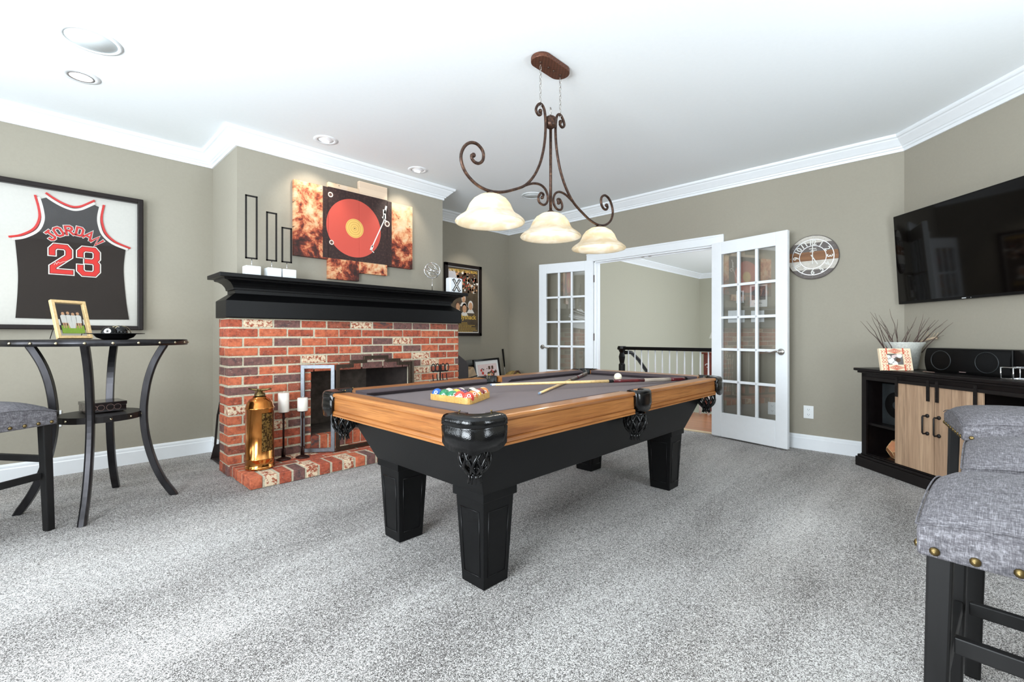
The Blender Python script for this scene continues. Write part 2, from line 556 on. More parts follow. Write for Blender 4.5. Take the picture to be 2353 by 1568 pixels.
    def strip(s, pts, w, y, mi=0, plane='xz', closed=False):
        """flat stroke of width w along 2-D points, mitred, lying at depth y"""
        P = [Vector(p) for p in pts]
        n = len(P)
        L, R = [], []
        for i in range(n):
            d1 = (P[i] - P[i - 1]).normalized() if (i > 0 or closed) else (P[1] - P[0]).normalized()
            d2 = (P[(i + 1) % n] - P[i]).normalized() if (i < n - 1 or closed) else d1
            n1, n2 = Vector((-d1.y, d1.x)), Vector((-d2.y, d2.x))
            b = (n1 + n2) / max(0.35, 1 + n1.dot(n2))
            e1 = d1 * (-w / 2) if (i == 0 and not closed) else Vector((0, 0))
            e2 = d1 * (w / 2) if (i == n - 1 and not closed) else Vector((0, 0))
            L.append(P[i] + b * w / 2 + e1 + e2)
            R.append(P[i] - b * w / 2 + e1 + e2)
        f3 = (lambda p: (p.x, y, p.y)) if plane == 'xz' else ((lambda p: (p.x, p.y, y)) if plane == 'xy' else (lambda p: (y, p.x, p.y)))
        vs = [f3(p) for p in L] + [f3(p) for p in R]
        fs = []
        for i in range(n if closed else n - 1):
            j = (i + 1) % n
            fs.append((i, n + i, n + j, j))
        return s.add(vs, fs, mi)

    def build(s, name, mats, parent=None, bevel=0.0, world=True, seg=2, sub=0, auto=False):
        """link as ONE object; coordinates are world unless world=False (then local to parent)"""
        me = bpy.data.meshes.new(name)
        me.from_pydata(s.v, [], s.f)
        for m in (mats if isinstance(mats, (list, tuple)) else [mats]):
            me.materials.append(M[m] if isinstance(m, str) else m)
        for p, i, sm in zip(me.polygons, s.mi, s.sm):
            p.material_index = i
            p.use_smooth = sm
        bm = bmesh.new()
        bm.from_mesh(me)
        bmesh.ops.recalc_face_normals(bm, faces=bm.faces)
        bm.to_mesh(me)
        bm.free()
        o = bpy.data.objects.new(name, me)
        COL.objects.link(o)
        if parent is not None:
            o.parent = parent
            if world:
                me.transform(wmat(parent).inverted())
        elif world == 'origin' or world is True:
            # put the origin at the foot of the thing
            xs = [v.co for v in me.vertices]
            if xs:
                c = Vector((sum(p.x for p in xs) / len(xs), sum(p.y for p in xs) / len(xs), min(p.z for p in xs)))
                me.transform(Matrix.Translation(-c))
                o.location = c
        if bevel:
            b = o.modifiers.new('soft_edges', 'BEVEL')
            b.width, b.segments, b.limit_method = bevel, seg, 'ANGLE'
            b.angle_limit = math.radians(40)
        if sub:
            b = o.modifiers.new('smooth', 'SUBSURF')
            b.levels = b.render_levels = sub
        return o


def wmat(o):
    m = Matrix.LocRotScale(o.location, o.rotation_euler, o.scale)
    return wmat(o.parent) @ m if o.parent else m


def tag(o, label=None, cat=None, group=None, kind=None):
    if label:
        o['label'] = label
    if cat:
        o['category'] = cat
    if group:
        o['group'] = group
    if kind:
        o['kind'] = kind
    return o


def thing(name, label, cat, loc=(0, 0, 0), rz=0.0, group=None):
    o = bpy.data.objects.new(name, None)
    o.empty_display_size = 0.05
    o.location = loc
    o.rotation_euler = (0, 0, rz)
    COL.objects.link(o)
    return tag(o, label, cat, group)


def struct(o):
    o['kind'] = 'structure'
    return o


def copy_tree(o, parent=None):
    c = o.copy()
    COL.objects.link(c)
    c.parent = parent
    for ch in [x for x in bpy.data.objects if x.parent == o]:
        copy_tree(ch, c)
    return c


def text_mb(txt, size, bold=0.0):
    """outline of a line of writing as (verts2d, faces), centred on x, baseline 0"""
    cu = bpy.data.curves.new('lettering', 'FONT')
    cu.body = txt
    cu.size = size
    cu.align_x = 'CENTER'
    cu.offset = bold
    cu.resolution_u = 3
    ob = bpy.data.objects.new('lettering', cu)
    COL.objects.link(ob)
    dg = bpy.context.evaluated_depsgraph_get()
    me = ob.evaluated_get(dg).to_mesh()
    vs = [(v.co.x, v.co.y) for v in me.vertices]
    fs = [tuple(p.vertices) for p in me.polygons]
    ob.evaluated_get(dg).to_mesh_clear()
    bpy.data.objects.remove(ob)
    bpy.data.curves.remove(cu)
    return vs, fs


def put_text(mb, txt, size, mat, mi=0, bold=0.0, sx=1.0):
    vs, fs = text_mb(txt, size, bold)
    mb.add([mat @ Vector((x * sx, y, 0)) for x, y in vs], fs, mi)


def facing(origin, right, up):
    r, u = Vector(right).normalized(), Vector(up).normalized()
    n = r.cross(u)
    m = Matrix((r, u, n)).transposed().to_4x4()
    m.translation = Vector(origin)
    return m


# camera-frame floor directions, used only to orient loose things
FWD = Vector((math.cos(YAW), math.sin(YAW), 0))
RGT = Vector((math.sin(YAW), -math.cos(YAW), 0))


def dr(d, r, z=0.0):
    p = FWD * d + RGT * r
    return Vector((p.x, p.y, z))


# ------------------------------------------------------------------ the room
CEIL = 2.70
YF, XD = 4.87, 4.966            # fireplace wall, door wall
KX, KY = 4.966, 0.303           # where the wall turns
DV = Vector((0.730, 0.684, 0))  # direction of the angled wall, away from the camera
EX, EY = KX - DV.x * 2.55, KY - DV.y * 2.55
XW, YS = -1.55, -1.52

struct(MB().box(XW - 0.1, XD + 0.075, YS - 0.1, YF + 0.15, -0.12, 0).build('floor', 'carpet'))
struct(MB().box(XW - 0.1, XD + 0.13, YS - 0.1, YF + 0.15, CEIL, CEIL + 0.12).build('ceiling', 'ceiling_paint'))
struct(MB().box(XW - 0.1, XD + 0.12, YF, YF + 0.12, 0, CEIL).build('wall_left', 'wall_paint'))
mb = MB()                                                            # chimney breast
mb.box(1.11, 3.16, 4.14, 4.20, 1.18, CEIL)
mb.box(1.11, 1.17, 4.20, YF, 0, CEIL)
mb.box(3.10, 3.16, 4.20, YF, 0, CEIL)
struct(mb.build('wall_chimney', 'wall_paint'))
DO0, DO1, DOZ = 1.83, 3.34, 2.012                                    # doorway
mb = MB()
mb.box(XD, XD + 0.12, KY, DO0, 0, CEIL)
mb.box(XD, XD + 0.12, DO1, YF + 0.12, 0, CEIL)
mb.box(XD, XD + 0.12, DO0, DO1, DOZ, CEIL)
struct(mb.build('wall_back', 'wall_paint'))
nr = Vector((DV.y, -DV.x, 0))
mb = MB()
pts = [Vector((KX, KY, 0)), Vector((EX, EY, 0)), Vector((EX, EY, 0)) + nr * 0.12, Vector((KX + 0.12, KY, 0)) + nr * 0.06]
mb.prism([(p.x, p.y) for p in pts], 0, CEIL, 'xy')
struct(mb.build('wall_right', 'wall_paint'))
# walls behind the camera with their window openings
mb = MB()
mb.box(XW - 0.12, XW, YS - 0.12, YF, 0, 0.55)
mb.box(XW - 0.12, XW, YS - 0.12, YF, 2.35, CEIL)
for a, b in ((YS - 0.12, 0.05), (1.85, 2.45), (4.05, YF)):
    mb.box(XW - 0.12, XW, a, b, 0.55, 2.35)
struct(mb.build('wall_west', 'wall_paint'))
mb = MB()
mb.box(XW, EX + 0.1, YS - 0.12, YS, 0, 0.55)
mb.box(XW, EX + 0.1, YS - 0.12, YS, 2.35, CEIL)
mb.box(XW, 1.65, YS - 0.12, YS, 0.55, 2.35)
mb.box(2.85, EX + 0.1, YS - 0.12, YS, 0.55, 2.35)
struct(mb.build('wall_south', 'wall_paint'))


def window(name, horiz, a, b, pos):
    """frame with a middle rail; horiz: lies along y at x=pos, else along x at y=pos"""
    mb = MB()
    f = (lambda u0, u1, z0, z1: mb.box(pos, pos + 0.05, u0, u1, z0, z1)) if horiz else (lambda u0, u1, z0, z1: mb.box(u0, u1, pos, pos + 0.05, z0, z1))
    f(a, b, 0.55, 0.61); f(a, b, 2.29, 2.35); f(a, b, 1.42, 1.47)
    f(a, a + 0.05, 0.61, 2.29); f(b - 0.05, b, 0.61, 2.29); f((a + b) / 2 - 0.03, (a + b) / 2 + 0.03, 0.61, 2.29)
    struct(mb.build(name, 'trim_white'))


window('window_1', True, 2.45, 4.05, XW - 0.07)
window('window_2', True, 0.05, 1.85, XW - 0.07)
window('window_3', False, 1.65, 2.85, YS - 0.07)

CROWN = [(0, 2.576), (0.012, 2.576), (0.014, 2.598), (0.026, 2.602), (0.03, 2.614), (0.038, 2.618), (0.058, 2.640), (0.080, 2.662), (0.086, 2.672), (0.098, 2.676), (0.104, 2.684), (0.106, CEIL), (0, CEIL)]
path = [(XW, YF), (1.11, YF), (1.11, 4.14), (3.16, 4.14), (3.16, YF), (XD, YF), (KX, KY), (EX, EY)]
struct(MB().sweep(CROWN, path).build('trim_1', 'trim_white'))
BASE = [(0, 0), (0.016, 0), (0.016, 0.100), (0.011, 0.106), (0.011, 0.122), (0.005, 0.134), (0, 0.136)]
struct(MB().sweep(BASE, [(XW, YF), (1.11, YF), (1.11, 4.15)]).build('baseboard_left', 'trim_white'))
struct(MB().sweep(BASE, [(3.16, 4.15), (3.16, YF), (XD, YF), (XD, 3.445)]).build('baseboard_corner', 'trim_white'))
struct(MB().sweep(BASE, [(XD, 1.725), (KX, KY), (EX, EY)]).build('baseboard_right', 'trim_white'))
# door casing and jambs
mb = MB()
for y0, y1 in ((DO0 - 0.1, DO0), (DO1, DO1 + 0.1)):
    mb.box(XD - 0.02, XD, y0, y1, 0, DOZ)
    mb.box(XD - 0.026, XD - 0.02, (y0 if y0 < 2 else y1 - 0.02), (y0 + 0.02 if y0 < 2 else y1), 0, DOZ)
mb.box(XD - 0.02, XD, DO0 - 0.1, DO1 + 0.1, DOZ, DOZ + 0.1)
mb.box(XD - 0.026, XD - 0.02, DO0 - 0.1, DO1 + 0.1, DOZ + 0.08, DOZ + 0.1)
mb.box(XD, XD + 0.12, DO1 - 0.001, DO1 - 0.018, 0, DOZ)
mb.box(XD, XD + 0.12, DO0 + 0.001, DO0 + 0.018, 0, DOZ)
mb.box(XD, XD + 0.12, DO0, DO1, DOZ - 0.018, DOZ)
mb.box(XD + 0.05, XD + 0.065, DO1 - 0.03, DO1 - 0.018, 0, DOZ)
mb.box(XD + 0.05, XD + 0.065, DO0, DO1, DOZ - 0.03, DOZ - 0.018)
tr2 = struct(mb.build('trim_2', 'trim_white', bevel=0.003))
mb = MB()
for y in (2.57, 2.66):
    mb.box(XD + 0.03, XD + 0.055, y, y + 0.03, DOZ - 0.024, DOZ - 0.017)
mb.build('door_catch', 'nickel', tr2)

# French doors, each a structure with frame, panes, hardware
def french_door(name, hinge, free, lever):
    h, f = Vector((hinge[0], hinge[1], 0)), Vector((free[0], free[1], 0))
    d = (f - h)
    w = d.length
    rz = math.atan2(d.y, d.x)
    root = bpy.data.objects.new(name, None)
    root.location = h
    root.rotation_euler = (0, 0, rz)
    COL.objects.link(root)
    struct(root)
    mb = MB()
    T = 0.02
    z0, z1 = 0.014, 2.024
    mb.box(0, 0.108, -T, T, z0, z1); mb.box(w - 0.108, w, -T, T, z0, z1)
    mb.box(0.108, w - 0.108, -T, T, z0, 0.262); mb.box(0.108, w - 0.108, -T, T, 1.895, z1)
    gx0, gx1, gz0, gz1 = 0.108, w - 0.108, 0.262, 1.895
    for k in (1, 2):
        x = gx0 + (gx1 - gx0) * k / 3
        mb.box(x - 0.013, x + 0.013, -T * 0.8, T * 0.8, gz0, gz1)
    for k in range(1, 5):
        z = gz0 + (gz1 - gz0) * k / 5
        mb.box(gx0, gx1, -T * 0.8, T * 0.8, z - 0.0135, z + 0.0135)
    mb.build('door_frame', 'trim_white', root, bevel=0.004, world=False)
    g = MB()
    for i in range(3):
        for k in range(5):
            x0, x1 = gx0 + (gx1 - gx0) * i / 3, gx0 + (gx1 - gx0) * (i + 1) / 3
            a0, a1 = gz0 + (gz1 - gz0) * k / 5, gz0 + (gz1 - gz0) * (k + 1) / 5
            g.add([(x0, 0, a0), (x1, 0, a0), (x1, 0, a1), (x0, 0, a1)], [(0, 1, 2, 3)])
    g.build('glazing', 'clear_glass', root, world=False)
    hm = MB()
    sd = 1 if lever > 0 else -1
    for s in (-1, 1):
        R = Matrix.Translation((w - 0.055, s * T, 0.905)) @ Matrix.Rotation(-s * PI / 2, 4, 'X')
        hm.lathe([(0.031, 0), (0.031, 0.006), (0.02, 0.012), (0.011, 0.014), (0.011, 0.045)], n=18, mat=R)
        pts = [(w - 0.055 - 0.012 * k, s * (T + 0.045), 0.905 + 0.006 * math.sin(k * 0.7) - 0.0006 * k) for k in range(11)]
        hm.tube(pts, [0.011] + [0.0085] * 8 + [0.007, 0.004], 8)
    hm.build('lever_handle', 'nickel', root, world=False)
    for z in (0.28, 1.04, 1.79):
        b = MB().lathe([(0.008, z - 0.05), (0.008, z + 0.05)], -0.004, 0.024 * lever, 10)
        b.box(-0.012, 0.03, 0.012 * lever, 0.024 * lever, z - 0.045, z + 0.045)
        b.build('hinge', 'dark_bronze', root, world=False)
    return root


french_door('door_1', (4.950, 1.842), (4.775, 1.098), 1)
french_door('door_2', (4.948, 3.338), (4.762, 4.081), -1)

# hall beyond the doorway
mb = MB()
mb.box(XD + 0.075, 6.30, 0.9, 5.0, -0.1, 0.0)
mb.box(6.30, 12.4, 0.9, 2.32, -0.1, 0.0)
struct(mb.build('floor_hall', 'floor_oak'))
struct(MB().box(XD + 0.06, XD + 0.125, DO0, DO1, -0.02, 0.008).build('trim_3', 'threshold_oak', bevel=0.003))
mb = MB()
mb.box(XD + 0.12, 12.4, YF + 0.03, YF + 0.15, -2.8, CEIL)
struct(mb.build('wall_hall_left', 'hall_paint'))
struct(MB().box(12.25, 12.37, 0.9, YF + 0.03, -2.8, CEIL).build('wall_hall_end', 'hall_paint'))
struct(MB().box(XD + 0.12, 12.4, 0.9, 5.0, CEIL, CEIL + 0.1).build('ceiling_hall', 'ceiling_paint'))
struct(MB().sweep(CROWN, [(XD + 0.12, YF + 0.03), (12.25, YF + 0.03), (12.25, 0.9)]).build('trim_4', 'trim_white'))
mb = MB()
mb.box(6.30, 12.25, 2.30, 2.34, -2.8, -0.0)
mb.box(6.30, 6.34, 2.30, YF + 0.03, -2.8, -0.01)
struct(mb.build('wall_stairwell', 'trim_white'))

# ------------------------------------------------------------------ hall things
rail = thing('stair_railing', 'dark handrail with white balusters at the head of the hall stairs', 'railing', (6.2, 3.0, 0))
RX = 6.2
mb = MB()
mb.prism([(RX - 0.035, 0.845), (RX + 0.035, 0.845), (RX + 0.038, 0.87), (RX + 0.025, 0.893), (RX - 0.025, 0.893), (RX - 0.038, 0.87)], 2.1, 3.72, 'xz')
mb.build('handrail', 'black_satin', rail, bevel=0.004)
mb = MB()
mb.lathe([(0.05, 0), (0.05, 0.62), (0.034, 0.64), (0.045, 0.70), (0.05, 0.74), (0.034, 0.80), (0.048, 0.83), (0.062, 0.86), (0.062, 0.9)], RX, 3.66, 8, smooth=False)
mb.build('newel_post', 'black_satin', rail, bevel=0.003)
for k in range(14):
    y = 3.55 - 0.108 * k
    MB().lathe([(0.017, 0.0), (0.017, 0.18), (0.013, 0.20), (0.018, 0.24), (0.011, 0.60), (0.008, 0.85)], RX, y, 8).build('baluster', 'trim_white', rail)
MB().tube([(RX + 0.05, 3.64, 0.80), (RX + 0.2, 3.62, 0.80), (RX + 0.4, 3.60, 0.68), (RX + 0.8, 3.60, 0.38), (RX + 1.6, 3.6, -0.2)], 0.028, 8).build('stair_handrail', 'black_satin', rail)

hc = thing('hall_chest', 'reddish wooden chest standing in the hall past the railing', 'chest', (6.66, 2.28, 0))
MB().box(6.5, 6.82, 2.02, 2.545, 0.04, 0.80).build('body', 'cherry_wood', hc, bevel=0.006)
MB().box(6.48, 6.84, 2.0, 2.565, 0.80, 0.825).build('top', 'cherry_wood', hc, bevel=0.004)
MB().frustum(6.66, 2.28, 0.0, 0.13, 0.24, 0.04, 0.15, 0.25).build('base', 'cherry_wood', hc)
for z in (0.2, 0.42, 0.64):
    d = MB().box(6.488, 6.5, 2.04, 2.525, z - 0.09, z + 0.09).build('drawer', 'cherry_wood', hc, bevel=0.003)
    MB().tube([(6.484, 2.49 + 0.024 * math.cos(a * 0.6), z + 0.024 * math.sin(a * 0.6)) for a in range(9)], 0.006, 6).build('pull', 'white_plastic', d)
hl = thing('table_lamp', 'table lamp with pale shade on the reddish hall chest', 'lamp', (6.68, 2.36, 0.825))
MB().lathe([(0.07, 0.825), (0.07, 0.84), (0.03, 0.855), (0.045, 0.9), (0.03, 0.95), (0.012, 0.97), (0.012, 1.03)], 6.68, 2.36, 16).build('base', 'black_iron', hl)
MB().lathe([(0.165, 1.02), (0.085, 1.25)], 6.68, 2.36, 24, cap=False).build('lamp_shade', 'lamp_linen', hl)

# ------------------------------------------------------------------ brick fireplace
BX0, BX1, BY, BZ0, BZ1 = 0.985, 3.195, 3.90, 0.082, 1.188
OX0, OX1, OZ0, OZ1 = 1.60, 2.585, 0.206, 0.768
fp = thing('brick_fireplace', 'red brick fireplace with raised brick hearth under black mantel', 'fireplace', (2.09, 3.9, 0))
mb = MB()
e = 0.004
mb.box(BX0 + e, OX0, BY + e, 4.139, 0.03, BZ1)
mb.box(OX1, BX1 - e, BY + e, 4.139, 0.03, BZ1)
mb.box(OX0, OX1, BY + e, 4.139, OZ1, BZ1)
mb.box(OX0, OX1, BY + e, 4.0, 0.03, OZ0 - e)
BW = [0, 0, 0, 0, 1, 1, 1, 2, 2, 3, 3, 4, 5]


def brick(mb, x0, x1, y0, y1, z0, z1):
    if x1 - x0 < 0.012 or y1 - y0 < 0.01:
        return
    j = lambda: random.uniform(-0.0025, 0.0025)
    mb.box(x0 + j(), x1 + j(), y0 + j(), y1, z0 + j(), z1 + j(), 1 + random.choice(BW))


rows = 15
ph = (BZ1 - BZ0) / rows
for i in range(rows):
    z0 = BZ0 + i * ph + 0.006
    z1 = z0 + ph - 0.0128
    hit = z0 < OZ1 - 0.02 and z1 > OZ0 - 0.0
    low = z1 <= OZ0 + 0.03
    spans = [(BX0, OX0), (OX1, BX1)] if (hit or low) else [(BX0, BX1)]
    x = BX0 - (0.0 if i % 2 else 0.108)
    while x < BX1:
        a, b = x, x + 0.2035
        for s0, s1 in spans:
            a2, b2 = max(a, s0), min(b, s1)
            if b2 - a2 > 0.02:
                first = a2 <= BX0 + 1e-6
                last = b2 >= BX1 - 1e-6
                dep = 0.1
                if first or last:
                    dep = 0.098 if i % 2 else 0.205
                brick(mb, a2, b2, BY, BY + dep, z0, z1)
                if first and i % 2:
                    brick(mb, BX0, BX0 + 0.1, BY + 0.108, 4.135, z0, z1)
                if first and not i % 2:
                    brick(mb, BX0, BX0 + 0.1, BY + 0.215, 4.135, z0, z1)
        x += 0.2160
for y in (3.905, 3.983, 4.061):
    brick(mb, BX0, BX0 + 0.1, y, y + 0.066, 0.003, BZ0 - 0.004)
x = OX0 + 0.004                                                        # upright course under the opening
while x < OX1 - 0.04:
    brick(mb, x, min(x + 0.064, OX1), BY - 0.002, BY + 0.09, BZ0 + 0.008, OZ0)
    x += 0.0745
BM = ['mortar'] + BRICKS
mb.build('brick_surround', BM, fp, bevel=0.005, seg=2)
mb = MB()                                                              # hearth
HX0, HX1, HY = 1.0, 3.19, 3.44
mb.box(HX0 + 0.004, HX1 - 0.004, HY + 0.004, BY + 0.03, 0.0, BZ0 - 0.003)
x = HX0
while x < HX1 - 0.02:
    brick(mb, x, min(x + 0.079, HX1), HY, HY + 0.185, 0.003, BZ0)
    x += 0.0955
y = HY + 0.197
k = 0
while y < BY - 0.03:
    brick(mb, HX0, HX0 + 0.19, y, y + 0.064, 0.003, BZ0)
    x = HX0 + 0.20 - (0.1 if k % 2 else 0)
    while x < HX1:
        brick(mb, max(x, HX0 + 0.2), min(x + 0.196, HX1), y, y + 0.064, 0.02, BZ0)
        x += 0.2075
    y += 0.0755
    k += 1
mb.build('hearth', BM, fp, bevel=0.005, seg=2)
mb = MB()                                                              # firebox
A, B = (OX0, 3.97), (OX1, 3.97)
C, D = (OX1 - 0.16, 4.5), (OX0 + 0.16, 4.5)
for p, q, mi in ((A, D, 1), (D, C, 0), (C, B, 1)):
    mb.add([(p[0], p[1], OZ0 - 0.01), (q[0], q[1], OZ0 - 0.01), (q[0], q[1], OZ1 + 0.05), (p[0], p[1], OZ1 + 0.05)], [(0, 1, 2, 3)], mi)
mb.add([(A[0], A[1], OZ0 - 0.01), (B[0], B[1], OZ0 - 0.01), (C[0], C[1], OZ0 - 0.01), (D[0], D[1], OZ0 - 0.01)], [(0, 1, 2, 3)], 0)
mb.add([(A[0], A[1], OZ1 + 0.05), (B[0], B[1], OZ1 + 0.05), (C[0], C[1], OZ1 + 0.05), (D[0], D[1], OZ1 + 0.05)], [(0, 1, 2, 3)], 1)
mb.build('firebox', ['firebox', 'firebox_side'], fp)

# mantel shelf with stepped moulding
mt = thing('mantel_shelf', 'long black wooden mantel shelf with stepped moulding above the bricks', 'mantel', (2.08, 4.0, 1.185))
PROF = [(0, 1.190), (0.078, 1.190), (0.080, 1.195), (0.080, 1.318), (0.074, 1.324), (0.0, 1.378), (0.0, 1.404), (0.012, 1.406), (0.014, 1.420), (0.022, 1.436), (0.040, 1.456), (0.066, 1.469), (0.090, 1.473), (0.094, 1.484), (-0.1, 1.484), (-0.1, 1.190)]
mb = MB().sweep(PROF, [(1.042, 4.137), (1.042, 3.938), (3.118, 3.938), (3.118, 4.137)])
mb.build('moulding', 'black_paint', mt)
MB().box(0.905, 3.235, 3.786, 4.139, 1.484, 1.514).build('shelf_board', 'black_paint', mt, bevel=0.004)

# ------------------------------------------------------------------ things on the mantel
def frame_statue(label, x0, x1, zt, bx0, bx1, stx):
    y = 3.99
    root = thing('frame_sculpture', label, 'sculpture', ((bx0 + bx1) / 2, y, 1.514), 0, 'open rectangle sculptures on the mantel')
    mb = MB()
    w = 0.011
    mb.box(x0, x0 + w, y - w / 2, y + w / 2, 1.66, zt); mb.box(x1 - w, x1, y - w / 2, y + w / 2, 1.66, zt)
    mb.box(x0, x1, y - w / 2, y + w / 2, zt - w, zt); mb.box(x0, x1, y - w / 2, y + w / 2, 1.66, 1.66 + w)
    mb.build('open_frame', 'black_iron', root)
    MB().lathe([(0.003, 1.59), (0.003, 1.662)], stx, y, 8).build('stem', 'chrome', root)
    MB().box(bx0, bx1, y - 0.045, y + 0.045, 1.514, 1.602).build('base', 'white_resin', root, bevel=0.006)


frame_statue('tallest open black rectangle sculpture on white block at mantel end', 1.127, 1.214, 2.160, 1.118, 1.228, 1.173)
frame_statue('middle-height open black rectangle sculpture on white block', 1.279, 1.360, 2.056, 1.275, 1.382, 1.32)
frame_statue('shortest open black rectangle sculpture on white block beside the canvas', 1.396, 1.477, 1.952, 1.392, 1.498, 1.437)

orb = thing('orb_sculpture', 'silver wire globe sculpture on thin stem near the mantel end', 'sculpture', (2.885, 3.96, 1.514))
mb = MB()
c0 = Vector((2.886, 3.96, 1.742))
for k, (ax, an) in enumerate((((1, 0, 0), 0.2), ((0, 1, 0), 1.1), ((1, 1, 0), 0.7), ((1, -1, 0.3), 1.9), ((0.2, 1, 1), 2.4), ((1, 0.3, -1), 0.9))):
    R = Matrix.Rotation(an, 3, Vector(ax).normalized())
    rr = 0.078 + 0.003 * (k % 3)
    mb.tube([c0 + R @ Vector((rr * math.cos(2 * PI * i / 28), rr * math.sin(2 * PI * i / 28), 0)) for i in range(28)], 0.0035, 6, closed=True)
mb.build('wire_globe', 'chrome', orb)
MB().lathe([(0.003, 1.525), (0.003, 1.665)], 2.886, 3.96, 8).build('stem', 'chrome', orb)
MB().box(2.84, 2.93, 3.93, 4.0, 1.514, 1.527).build('base', 'dark_bronze', orb, bevel=0.002)

xb = thing('letter_block', 'white cube block with a black letter X on the mantel end', 'letter block', (3.12, 3.9, 1.514))
MB().box(3.035, 3.205, 3.845, 3.925, 1.514, 1.676).build('block', 'white_resin', xb, bevel=0.012)
mb = MB()
for s in (-1, 1):
    cx, cz = 3.12, 1.596
    for w, y, mi in ((0.03, 3.8435, 0), (0.010, 3.8425, 1)):
        mb.strip([(cx - 0.036 * s, cz + 0.052), (cx + 0.036 * s, cz - 0.052)], w, y, mi)
    for dz in (-0.054, 0.054):
        mb.strip([(cx - 0.058 if s < 0 else cx + 0.018, cz + dz), (cx - 0.018 if s < 0 else cx + 0.058, cz + dz)], 0.008, 3.8436, 0)
mb.build('letter', ['black_ink', 'white_ink'], xb)

# canvas panels above the mantel
DCX, DCZ = 2.092, 2.074
def canvas(label, x0, x1, z0, z1, mname, bias, arm=None):
    m = canvas_mat(mname, (x0 + x1) / 2 - DCX, z0 - DCZ, bias)
    root = thing('canvas_panel', label, 'canvas print', ((x0 + x1) / 2, 4.12, z0), 0, 'record player canvas panels over the fireplace')
    MB().box(x0, x1, 4.10, 4.139, z0, z1).build('canvas', m, root, bevel=0.002)
    if arm:
        mb = MB()
        for pts, w in arm:
            mb.strip(pts, w, 4.0985, 0)
        mb.build('printed_tonearm', 'white_ink', root)


canvas('leftmost canvas panel with the edge of a turntable, beside black rectangles', 1.536, 1.836, 1.750, 2.408, 'canvas_a', -0.015)
canvas('canvas panel showing left half of the red record, hanging lowest', 1.838, 2.137, 1.575, 2.458, 'canvas_b', 0.06)
canvas('canvas panel showing right half of red record and tonearm, hanging highest', 2.138, 2.438, 1.656, 2.540, 'canvas_c', 0.15,
       [([(2.405, 2.26), (2.40, 2.20), (2.272, 1.925)], 0.011), ([(2.272, 1.925), (2.262, 1.90)], 0.024), ([(2.405, 2.30), (2.408, 2.24)], 0.03), ([(2.425, 2.345), (2.41, 2.285)], 0.02), ([(2.385, 2.235), (2.43, 2.2)], 0.012), ([(2.262, 1.89), (2.29, 1.872)], 0.007)])
canvas('rightmost canvas panel of sheet music and red stains over the mantel', 2.440, 2.736, 1.753, 2.408, 'canvas_d', -0.015)

# ------------------------------------------------------------------ poster on the wall right of the chimney
po = thing('framed_poster', 'tall framed movie poster in black frame right of the chimney', 'poster', (4.06, 4.86, 1.05))
PX0, PX1, PZ0, PZ1 = 3.735, 4.385, 1.054, 2.034
mb = MB()
for a in ((PX0, PX0 + 0.047, PZ0, PZ1), (PX1 - 0.047, PX1, PZ0, PZ1), (PX0, PX1, PZ0, PZ0 + 0.042), (PX0, PX1, PZ1 - 0.042, PZ1)):
    mb.box(a[0], a[1], 4.835, 4.869, a[2], a[3])
mb.build('frame', 'dark_frame', po, bevel=0.003)
mb = MB().box(PX0 + 0.04, PX1 - 0.04, 4.852, 4.866, PZ0 + 0.035, PZ1 - 0.035)
mb.box(PX0 + 0.058, PX1 - 0.058, 4.8505, 4.8525, PZ0 + 0.055, PZ1 - 0.052, 1)
plain('poster_ground', sr(84, 70, 52), 0.4, nz=9, amt=0.35)
plain('poster_sky', sr(206, 206, 214), 0.4, nz=14, amt=0.1)
y = 4.8500
mb.prism([(3.80, 1.95), (3.90, 1.95), (3.98, 1.80), (3.94, 1.62), (3.80, 1.60)], y, y + 0.002, 'xz', 2)
R_ = random.Random(3)
for k in range(120):                                                   # crowd: a plain scatter of blots
    x = R_.uniform(3.92, 4.31); z = R_.uniform(1.66, 1.93)
    if z - 1.66 < (4.1 - x) * 0.9:
        continue
    r = R_.uniform(0.008, 0.022)
    mb.prism([(x + r * math.cos(a * 1.05), z + r * math.sin(a * 1.05) * 1.2) for a in range(6)], 4.8493, 4.8500, 'xz', R_.choice([3, 4, 5, 6, 4, 3]))
for (cx, cz, r, hair) in ((3.96, 1.455, 0.042, 4), (4.075, 1.43, 0.044, 4), (4.185, 1.47, 0.044, 6), (4.06, 1.56, 0.036, 6)):
    for q, (rr, dz, mi, dy) in enumerate(((1.25, 0.008, hair, 0), (1.0, -0.004, 3, 0.0006))):
        mb.prism([(cx + r * rr * 0.82 * math.cos(a * 0.45), cz + dz + r * rr * 1.2 * math.sin(a * 0.45)) for a in range(14)], 4.8488 - dy, 4.85, 'xz', mi)
    mb.prism([(cx - 0.07, cz - 0.10), (cx + 0.07, cz - 0.10), (cx + 0.03, cz - 0.045), (cx - 0.03, cz - 0.045)], 4.8488, 4.85, 'xz', 6)
mb.build('print', ['white_ink', 'poster_ground', 'poster_sky', 'skin_ink', 'hair_ink', 'red_ink', 'white_ink'], po)
mb = MB()
put_text(mb, "SOME PEOPLE JUST DON'T BELONG.", 0.05, facing((4.06, 4.848, 1.925), (1, 0, 0), (0, 0, 1)), 0, 0.001, 0.62)
mb.build('tagline_lettering', 'gold_ink', po)
mb = MB()
put_text(mb, 'Caddyshack', 0.092, facing((4.06, 4.848, 1.285), (1, 0, 0), (0, 0, 1)), 0, 0.002)
mb.build('title_lettering', 'gold_ink', po)
mb = MB()
